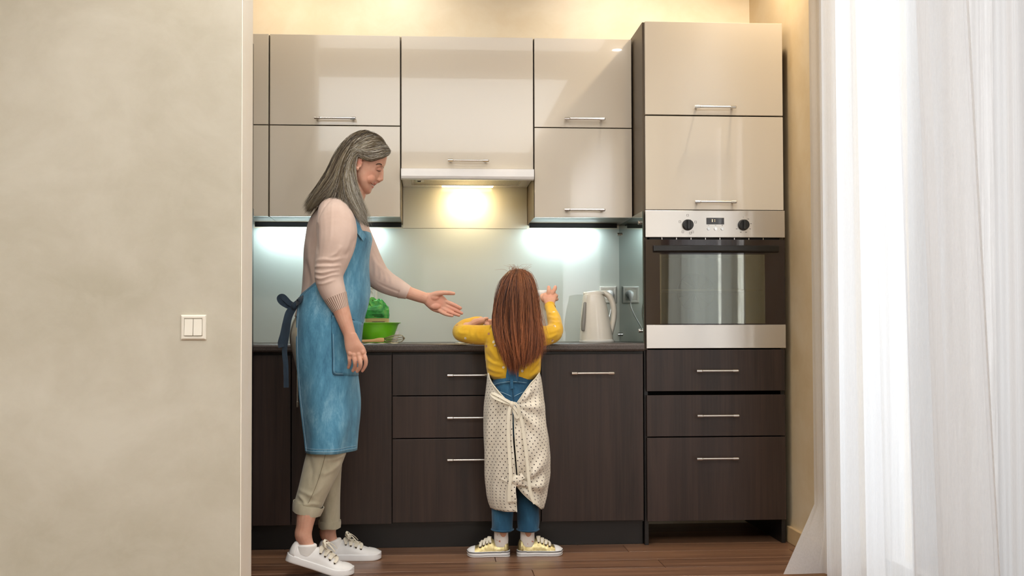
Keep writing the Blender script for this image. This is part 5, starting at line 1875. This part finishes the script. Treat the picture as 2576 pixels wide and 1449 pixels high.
# left hand resting, seen past the sleeve
yl = YG + .24
B.ell([(P(1211, 806, yl), V((0, .008, M_(8, yl))), V((0, .010, -.002))), (P(1222, 809, yl), V((0, .012, M_(9.5, yl))), V((0, .010, 0))), (P(1231, 812, yl + .004), V((0, .012, M_(9, yl))), V((0, .008, 0)))], 16, 4)
for ch in ([(1216, 804, -.008, 4.6), (1221, 801.5, -.012, 4.2), (1226, 801, -.012, 3.4)],
           [(1228, 807, 0, 4.4), (1236, 806.5, .004, 4.0), (1242, 806.5, .010, 3.2)],
           [(1229, 811, .004, 4.4), (1238, 812, .008, 4.0), (1246, 814, .012, 3.2)],
           [(1229, 815, .006, 4.4), (1238, 817, .010, 4.0), (1246, 819, .014, 3.2)],
           [(1227, 818, .008, 4.0), (1234, 821, .010, 3.6), (1241, 823, .014, 3.0)]):
    B.tube(*limb([(x, y, yl + d, r) for x, y, d, r in ch]), 10, 4, round_end=True)
# right hand gripping the jar: back of the hand towards the viewer
yr = YG + .285
B.ell([(P(1383, 768, yr - .02), V((M_(11.5, yr), 0, 0)), V((0, .011, 0))), (P(1382.5, 760, yr - .012), V((M_(14.5, yr), 0, 0)), V((0, .012, 0))), (P(1382, 750, yr - .006), V((M_(18, yr), 0, 0)), V((0, .012, 0))), (P(1383, 741, yr), V((M_(17.5, yr), 0, 0)), V((0, .011, 0))), (P(1384, 736, yr + .003), V((M_(14, yr), 0, 0)), V((0, .008, 0)))], 20, 4, 0.88)
for ch in ([(1368, 755, .0, 6.0), (1363.5, 748, .006, 5.6), (1364, 743, .018, 4.8), (1368, 741, .030, 4.0)],
           [(1379, 742, -.002, 6.0), (1380.5, 733, -.003, 5.6), (1380.8, 726, .002, 5.0), (1380.3, 722, .014, 4.2)],
           [(1388, 742, -.002, 6.0), (1392, 733, -.003, 5.6), (1396, 726, .002, 5.0), (1397, 721.5, .014, 4.2)],
           [(1393, 747, -.002, 5.6), (1398.5, 744.5, .002, 5.2), (1400, 744, .016, 4.4)],
           [(1394, 754, .0, 5.2), (1399.5, 752.5, .004, 4.8), (1401, 753, .018, 4.0)]):
    B.tube(*limb([(x, y, yr + d, r) for x, y, d, r in ch]), 12, 4, round_end=True)
gb = fuse('body', B, M_SKING, 0.0018, 4, 0.5, gi, dec=0.4)
tint(gb, [(P(1380, 721, yr), 0.006, (226, 150, 130), .6), (P(1397, 720, yr), 0.006, (226, 150, 130), .6), (P(1383, 744, yr - .01), (0.02, .02, .008), (222, 158, 134), .5)])

# ---- girl's top
SW = MB()
SW.ell(slab([(812, 1276, 1330, .045), (818, 1252, 1350, .06), (828, 1232, 1358, .075), (845, 1222, 1361, .086), (872, 1219, 1362, .092), (903, 1221, 1361, .092), (930, 1224, 1359, .09), (944, 1228, 1355, .087), (955, 1240, 1345, .08)], YG), 32, 4)
SW.tube(*limb([(1238, 842, YG, 25), (1205, 843, YG + .02, 24.5), (1175, 840, YG + .04, 23), (1160, 838, YG + .06, 20.5), (1157, 830, YG + .10, 19), (1170, 821, YG + .15, 17), (1190, 812, YG + .20, 14.5), (1207, 808.5, YG + .23, 12)]), 20, 5, cap=True)
SW.tube(*limb([(1345, 842, YG, 26), (1370, 845, YG + .02, 25.5), (1388, 840, YG + .05, 24.5), (1396, 826, YG + .09, 21), (1395, 806, YG + .15, 17.5), (1388.5, 786, YG + .21, 14.5), (1383, 770, YG + .25, 13)]), 20, 5, cap=True)
gs = fuse('top', SW, M_YEL, 0.0030, 3, 0.5, gi, creases([
    ([(1222, 900), (1240, 912), (1258, 918), (1275, 918)], YG - .06, .0036, 4), ([(1222, 922), (1245, 933), (1268, 935)], YG - .06, .0036, 4), ([(1230, 872), (1244, 894), (1258, 906)], YG - .06, .0034, 4.5), ([(1226, 938), (1245, 947), (1262, 946)], YG - .06, .003, 3.5),
    ([(1222, 885), (1236, 905), (1250, 912)], YG - .06, -.003, 4), ([(1328, 936), (1343, 922), (1358, 900)], YG - .06, .0036, 4.5), ([(1330, 948), (1346, 938), (1357, 925)], YG - .06, .003, 4), ([(1345, 880), (1352, 900), (1352, 920)], YG - .06, .003, 5),
    ([(1240, 826), (1228, 842), (1226, 862)], YG - .03, .0036, 4), ([(1224, 820), (1216, 836), (1216, 858)], YG - .03, -.003, 4), ([(1205, 822), (1200, 838), (1206, 856)], YG - .02, .003, 4), ([(1190, 822), (1184, 836), (1188, 850)], YG, .0022, 4),
    ([(1350, 828), (1360, 846), (1360, 864)], YG - .03, .0036, 4), ([(1370, 850), (1385, 848), (1402, 838)], YG + .03, .0034, 4), ([(1374, 836), (1390, 834), (1408, 826)], YG + .06, .003, 4),
    ([(1379, 786), (1390, 790), (1402, 787)], YG + .17, .0032, 3.5), ([(1379, 797), (1392, 802), (1405, 798)], YG + .15, .0036, 3.5), ([(1382, 808), (1394, 813), (1408, 810)], YG + .12, .0032, 3.5),
    ([(1160, 822), (1172, 828), (1188, 824)], YG + .13, .003, 4), ([(1150, 832), (1160, 838), (1178, 836)], YG + .09, .003, 4)], folds(42, 0.0018, (1, 1, 1), 12)))
cuff(gs, P(1203, 809, YG + .225), P(1209, 808, YG + .235), M_(12.8, YG + .23), M_(12.2, YG + .23), 'cuff', M_YEL, 32)
cuff(gs, P(1384.5, 775, YG + .243), P(1382.8, 768, YG + .255), M_(14, YG + .25), M_(13.4, YG + .25), 'cuff', M_YEL, 32)

# ---- jeans dungarees
JN = MB()
JN.ell(slab([(938, 1252, 1334, .082), (955, 1240, 1342, .092), (985, 1233, 1349, .102), (1020, 1231, 1352, .108), (1060, 1232, 1352, .106), (1095, 1234, 1352, .095)], YG), 32, 4)
for cx, r in ((1264, 27.5), (1328, 28.5)):
    JN.ell(slab([(1070, cx - 31, cx + 31, .085), (1150, cx - 29, cx + 29, .066), (1230, cx - r, cx + r, .058), (1300, cx - r + .5, cx + r - .5, .054), (1335, cx - r + 2, cx + r - 1, .053)], YG), 24, 5)
jn = fuse('dungarees', JN, M_JEANS, 0.0042, 3, 0.5, gi, folds(40, 0.0018, (1, 1, 1), 22))
for cx in (1264, 1328):
    mb = MB().tube([P(cx, 1331, YG) + V((M_(27.3, YG) * math.cos(a), 0.0545 * math.sin(a), 0)) for a in [2 * PI * i / 40 for i in range(41)]], 0.003, 8, 1)
    build('leg_hem', mb, M_JEANS, jn, smooth=True)


def jback(pts, r, mat, name, d=0.004):
    rows_ = [(938, 1252, 1334, .082), (955, 1240, 1342, .092), (985, 1233, 1349, .102), (1020, 1231, 1352, .108)]
    out = []
    for x, y in pts:
        xl, xr, hy = [float(np.interp(y, [q[0] for q in rows_], [q[k] for q in rows_])) for k in (1, 2, 3)]
        u = (x - (xl + xr) / 2) / ((xr - xl) / 2)
        out.append(P(x, y, YG - hy * math.sqrt(max(0.0, 1 - u * u)) - d))
    return build(name, MB().tube(out, r, 6, 4), mat, jn, smooth=True)


jback([(1242, 968), (1265, 962), (1290, 960.5), (1318, 962), (1340, 966)], 0.0010, M_THREAD, 'waist_stitching')
jback([(1243, 972), (1265, 966), (1290, 964), (1318, 966), (1340, 970)], 0.0009, M_THREADD, 'waist_stitching')
jback([(1252, 984), (1268, 989), (1286, 997)], 0.0010, M_THREAD, 'yoke_stitching')
jback([(1330, 982), (1312, 988), (1294, 997)], 0.0010, M_THREAD, 'yoke_stitching')
jback([(1289, 968), (1290, 985), (1291, 1005)], 0.0013, M_THREADD, 'back_seam')
mb = MB().ribbon([P(1287, 955, YG - .096), P(1287, 968, YG - .103), P(1288, 978, YG - .105)], 0.012, 0.004, (0, -1, 0), 3)
build('belt_loop', mb, M_JEANS, jn, smooth=True)
mb = MB().ribbon([P(1288, 958, YG - .095), P(1287, 944, YG - .093), P(1284, 920, YG - .097), P(1270, 885, YG - .099), P(1254, 858, YG - .093), P(1246, 835, YG - .080), P(1243, 820, YG - .05), P(1247, 812, YG)], [0.05, 0.044, 0.03, 0.022, 0.02, 0.02, 0.02, 0.02], 0.003, lambda f: (0, -1, 0.35 if f < .8 else 1.2), 5)
build('shoulder_strap', mb, M_JEANS, jn, smooth=True)
mb = MB().ribbon([P(1288, 958, YG - .095), P(1291, 944, YG - .093), P(1298, 920, YG - .097), P(1318, 885, YG - .099), P(1334, 858, YG - .093), P(1343, 835, YG - .080), P(1345, 820, YG - .05), P(1341, 812, YG)], [0.05, 0.044, 0.03, 0.022, 0.02, 0.02, 0.02, 0.02], 0.003, lambda f: (0, -1, 0.35 if f < .8 else 1.2), 5)
build('shoulder_strap', mb, M_JEANS, jn, smooth=True)

# ---- dotted apron, open at the back
ga_rows = [  # py, xl, xr, half depth, left edge px, right edge px
    (938, 1227, 1357, .100, 1229, 1356), (950, 1226, 1360, .106, 1232, 1347), (962, 1224.5, 1362, .110, 1238, 1335), (985, 1221, 1365, .116, 1257, 1318), (1005, 1219, 1367, .120, 1277, 1304), (1018, 1218, 1369, .123, 1286, 1293), (1040, 1217, 1371, .126, 1288.5, 1293),
    (1075, 1216.5, 1376, .130, 1289, 1294.5), (1103, 1217, 1380, .132, 1290, 1296), (1150, 1219, 1383, .132, 1294, 1300), (1190, 1220.5, 1382.5, .128, 1298, 1303), (1212, 1222.5, 1379.5, .124, 1297, 1299), (1228, 1225, 1377, .124, 1296, 1311), (1245, 1227, 1374.5, .124, 1298, 1330), (1262, 1231, 1371, .122, 1299, 1352), (1276, 1236, 1367.5, .120, 1300, 1362)]
_gy = np.array([r[0] for r in ga_rows], float)


def ga_row(py):
    return [float(np.interp(py, _gy, [r[k] for r in ga_rows])) for k in range(1, 6)]


def ga_pt(py, th, off=0.0):
    """th = 0 at the back towards the viewer, grows to the right round the front"""
    xl, xr, hy, _, _ = ga_row(py)
    a, b = P(xl, py, YG), P(xr, py, YG)
    c = (a + b) / 2
    d1 = math.exp(-((py - 1018) / 45) ** 2); d2 = math.exp(-((py - 1212) / 35) ** 2)
    wv = 0.0045 * math.sin(6 * th + 0.012 * py + (2 if th > 0 else 0)) * (1 - 0.6 * d1) + 0.003 * math.sin(11 * th + 0.03 * py)
    wv += 0.005 * math.sin(0.11 * (py - 1212) + 2.2 * abs(th)) * math.exp(-((py - 1225) / 40) ** 2) * math.exp(-abs(th) * 0.8)
    for (kx_, ky_, A_) in ((0.0, 1018, 0.010), (0.0, 1212, 0.012)):
        dx_, dy_ = abs(th) * 90, (py - ky_)
        rr_ = math.hypot(dx_, dy_)
        an_ = math.atan2(dy_, dx_ + 1e-6)
        wv += A_ * math.sin(9 * an_ + (1.3 if th > 0 else 0)) * math.exp(-((rr_ - 55) / 48) ** 2) * min(1, abs(th) * 3)
    pinch = -0.02 * math.exp(-(th / 0.25) ** 2) * (d1 + d2)
    o = off + wv + pinch
    return c + V((((b.x - a.x) / 2 + o * 0.5) * math.sin(th), -(hy + o) * math.cos(th), 0))


def ga_th(py, px):
    lo, hi = -PI / 2, PI / 2
    for _ in range(30):
        m_ = (lo + hi) / 2
        if proj(ga_pt(py, m_))[0] < px:
            lo = m_
        else:
            hi = m_
    return (lo + hi) / 2


mb = MB()
rows, uvs = [], []
NU = 110
for py in np.linspace(938, 1276, 76):
    _, _, _, el, er = ga_row(py)
    tr_, tl_ = ga_th(py, er), ga_th(py, el) + 2 * PI
    rows.append([ga_pt(py, tr_ + (tl_ - tr_) * j / NU) for j in range(NU + 1)])
for i, r in enumerate(rows):
    acc = 0
    for j, p in enumerate(r):
        th = 0
        uvs.append((0.0, p.z))
mb.loft(rows, cap=False, closed=False)
ga = build('apron', mb, M_DOT, gi, smooth=True, solid=0.0024, fix=False)
# uv: arc length round the apron and height, in metres
arc = []
for r in rows:
    acc, line = 0.0, []
    for j in range(len(r)):
        if j:
            acc += (r[j] - r[j - 1]).length
        line.append(acc)
    mid = line[len(line) // 2]
    arc.append([v_ - mid for v_ in line])
uvl = ga.data.uv_layers.new(name='UVMap')
for lp in ga.data.loops:
    i, j = divmod(lp.vertex_index, NU + 1)
    uvl.data[lp.index].uv = (arc[i][j], rows[i][j].z)
# edge binding, knots, ties
for side_i in (3, 4):
    pts = [ga_pt(py, ga_th(py, ga_row(py)[side_i]), 0.002) for py in np.linspace(938, 1014, 14)]
    build('edge_binding', MB().tube(pts, 0.0028, 8, 2), M_TAPE, ga, smooth=True)
    pts = [ga_pt(py, ga_th(py, ga_row(py)[side_i]), 0.001) for py in np.linspace(1022, 1276, 40)]
    build('edge_binding', MB().tube(pts, 0.0018, 6, 2), M_TAPE, ga, smooth=True)
yk_ = YG - .125


def tie(name, pts, w, nrm=(0, -1, 0.1), th=0.0022):
    return build(name, MB().ribbon([P(x, y, yk_ + d) for x, y, d in pts], w, th, nrm, 6), M_TAPE, ga, smooth=True)


tie('waist_tie', [(1240, 990, .012), (1250, 1004, .004), (1268, 1010, -.004), (1285, 1013, -.008)], 0.012)
tie('bow_loop', [(1284, 1016, -.008), (1265, 1010, -.010), (1245, 1001, -.004), (1236, 992, .004), (1241, 990, .0), (1256, 997, -.008), (1272, 1006, -.012), (1285, 1013, -.012)], 0.011, (0.1, -1, 0.4))
tie('bow_loop', [(1288, 1014, -.008), (1298, 1016, -.014), (1305, 1028, -.018), (1306, 1044, -.016), (1300, 1050, -.012), (1294, 1038, -.010), (1291, 1024, -.008)], 0.011, (-0.4, -1, 0.1))
build('bow_knot', MB().ball(P(1287, 1017, yk_ - .010), .010, .010, .013), M_TAPE, ga, smooth=True)
tie('tie_end', [(1285, 1020, -.012), (1280, 1040, -.014), (1279, 1090, -.014), (1282, 1150, -.016), (1284, 1200, -.022), (1281, 1235, -.020), (1281, 1262, -.016)], 0.0125)
tie('tie_end', [(1290, 1020, -.012), (1310, 1050, -.014), (1318, 1100, -.015), (1326, 1160, -.016), (1331, 1215, -.018), (1336, 1245, -.016), (1345, 1267, -.014)], 0.0115)
# lower knot made of apron cloth
mb = MB()
kc = P(1297, 1210, yk_ - .004)
mb.ball(kc, .030, .018, .019, 20, Matrix.Rotation(0.35, 3, 'Y'))
mb.ball(kc + V((.016, -.004, .010)), .018, .012, .012, 20, Matrix.Rotation(-0.7, 3, 'Y'))
mb.ball(kc + V((.004, -.006, .006)), .014, .014, .018, 20, Matrix.Rotation(-0.5, 3, 'Y'))
kn = fuse('apron_knot', mb, M_DOT, 0.003, 2, 0.5, ga, folds(160, 0.0022, (1, 1, 1), 3))
uvl = kn.data.uv_layers.new(name='UVMap')
for lp in kn.data.loops:
    c_ = kn.data.vertices[lp.vertex_index].co
    uvl.data[lp.index].uv = (c_.x, c_.z)


def dot_ribbon(name, pts, w, nrm):
    o = build(name, MB().ribbon([P(x, y, yk_ + d) for x, y, d in pts], w, 0.003, nrm, 6), M_DOT, ga, smooth=True)
    u = o.data.uv_layers.new(name='UVMap')
    for lp in o.data.loops:
        c_ = o.data.vertices[lp.vertex_index].co
        u.data[lp.index].uv = (c_.x, c_.z)


dot_ribbon('knot_end', [(1295, 1214, -.012), (1289, 1228, -.016), (1289, 1248, -.016), (1290, 1262, -.012)], [0.018, 0.026, 0.030, 0.032], (0, -1, 0.1))
dot_ribbon('knot_end', [(1300, 1208, -.012), (1308, 1202, -.014), (1316, 1196, -.010)], [0.018, 0.022, 0.024], (0.3, -1, 0.3))
dot_ribbon('gathered_fold', [(1262, 1203, .014), (1274, 1207, .004), (1285, 1209, -.004), (1296, 1210, -.008)], [0.008, 0.016, 0.022, 0.022], (0, -1, 0.1))
dot_ribbon('gathered_fold', [(1342, 1222, .018), (1328, 1219, .006), (1314, 1214, -.002), (1300, 1210, -.008)], [0.008, 0.016, 0.022, 0.022], (0, -1, 0.1))

# ---- girl's sneakers
for nm, heel, d in (('l', (1283, 1393), (-1, 0.10, 0)), ('r', (1300, 1393), (1, 0.07, 0))):
    org = P(heel[0], heel[1], YG); org = P(heel[0], heel[1], YG + 0.012); org.z = 0.0
    L_ = 0.172 if nm == 'l' else 0.186
    s_, T_ = sneaker(gi, org, d, L_, 0.084, 0.0, (M_GOLD, M_SOLEW, M_SOLEW), laces=False, h=0.86, stripe=True)
    mb = MB()
    cx = 1261 if nm == 'l' else 1327
    yq = org.y
    mb.ell(slab([(1328, cx - 17.5, cx + 17.5, .024), (1345, cx - 18, cx + 17.5, .0235), (1358, cx - 18, cx + 18, .023), (1374, cx - 17, cx + 17, .02)], yq - .002), 24, 4)
    build('sock', mb, M_GSOCK, s_, smooth=True)

# ---- girl's hair
yb_ = lambda d: YG - d
gg = [  # from crown down the back; lateral guides left to right: (px, py, distance towards the viewer)
    [(1296, 683, .0), (1280, 690, .02), (1262, 712, .03), (1252, 742, .03), (1247, 775, .035), (1245, 800, .045), (1248, 830, .075), (1258, 865, .095), (1268, 895, .105), (1276, 918, .108)],
    [(1298, 683, .01), (1284, 691, .045), (1268, 713, .065), (1258, 745, .07), (1253, 780, .075), (1252, 812, .085), (1258, 845, .102), (1268, 880, .108), (1276, 908, .108), (1281, 930, .106)],
    [(1300, 683, .01), (1290, 692, .06), (1279, 715, .088), (1270, 748, .098), (1266, 785, .10), (1266, 820, .105), (1270, 855, .112), (1277, 888, .112), (1284, 915, .110), (1288, 938, .108)],
    [(1302, 683, .01), (1299, 692, .066), (1294, 716, .098), (1290, 750, .108), (1288, 787, .11), (1288, 825, .114), (1290, 862, .118), (1293, 898, .116), (1296, 924, .113), (1298, 946, .110)],
    [(1304, 683, .01), (1309, 692, .066), (1312, 716, .098), (1313, 750, .108), (1313, 787, .11), (1313, 825, .114), (1313, 862, .118), (1311, 895, .116), (1309, 920, .113), (1307, 940, .110)],
    [(1306, 683, .01), (1318, 692, .06), (1328, 715, .088), (1333, 748, .098), (1335, 785, .10), (1337, 820, .105), (1337, 855, .112), (1333, 885, .112), (1327, 910, .110), (1321, 928, .108)],
    [(1307, 683, .01), (1323, 691, .045), (1335, 713, .065), (1340, 745, .07), (1342, 780, .075), (1346, 812, .085), (1350, 845, .100), (1349, 875, .106), (1342, 898, .106), (1336, 914, .104)],
    [(1308, 683, .0), (1328, 690, .02), (1340, 712, .03), (1345, 742, .03), (1347, 775, .035), (1351, 805, .05), (1357, 835, .08), (1362, 862, .094), (1359, 885, .098), (1356, 902, .098)],
]
Gg = [[P(x, y, yb_(d)) for x, y, d in g] for g in gg]
HM = MB()
HM.ell(slab([(684, 1290, 1316, .032), (693, 1273, 1331, .064), (712, 1258, 1345, .088), (740, 1253, 1350, .098), (768, 1255, 1349, .094), (790, 1262, 1344, .08)], YG + .004), 30, 4)
hair_mass(HM, [g[:-1] for g in Gg], 0.0125, 3)
hm = fuse('hair', HM, M_HAIRG[1], 0.0042, 5, 0.5, gb)
og = [[p + V((0, -0.010, 0)) for p in g] for g in Gg]
strands('hair_strands', og, 6800, M_HAIRG, [.28, .24, .22, .14, .12], 0.00068, hm, jit=0.0038, seed=11, wav=0.0016, tmin=0.8)
strands('hair_strands', [[p + V((0, -0.014, 0)) for p in g] for g in Gg], 700, [M_HAIRG[4], M_HAIRG[2]], [.5, .5], 0.00055, hm, jit=0.009, seed=12, wav=0.004, tmin=0.75)
fly = MB()
for k in range(26):
    a = P(1302 + rng.normal(0, 10), 688, YG)
    b = a + V((rng.normal(0, .02), -.01 + rng.normal(0, .01), 0.012 + 0.02 * rng.random()))
    c_ = b + V((rng.normal(0, .03), -.01, -0.004 + 0.015 * rng.random()))
    fly.tube([a, b, c_], [0.0005, 0.0004, 0.0002], 4, 4)
f_ = build('flyaway_hair', fly, M_HAIRG[4], hm, smooth=True)
f_['kind'] = 'stuff'
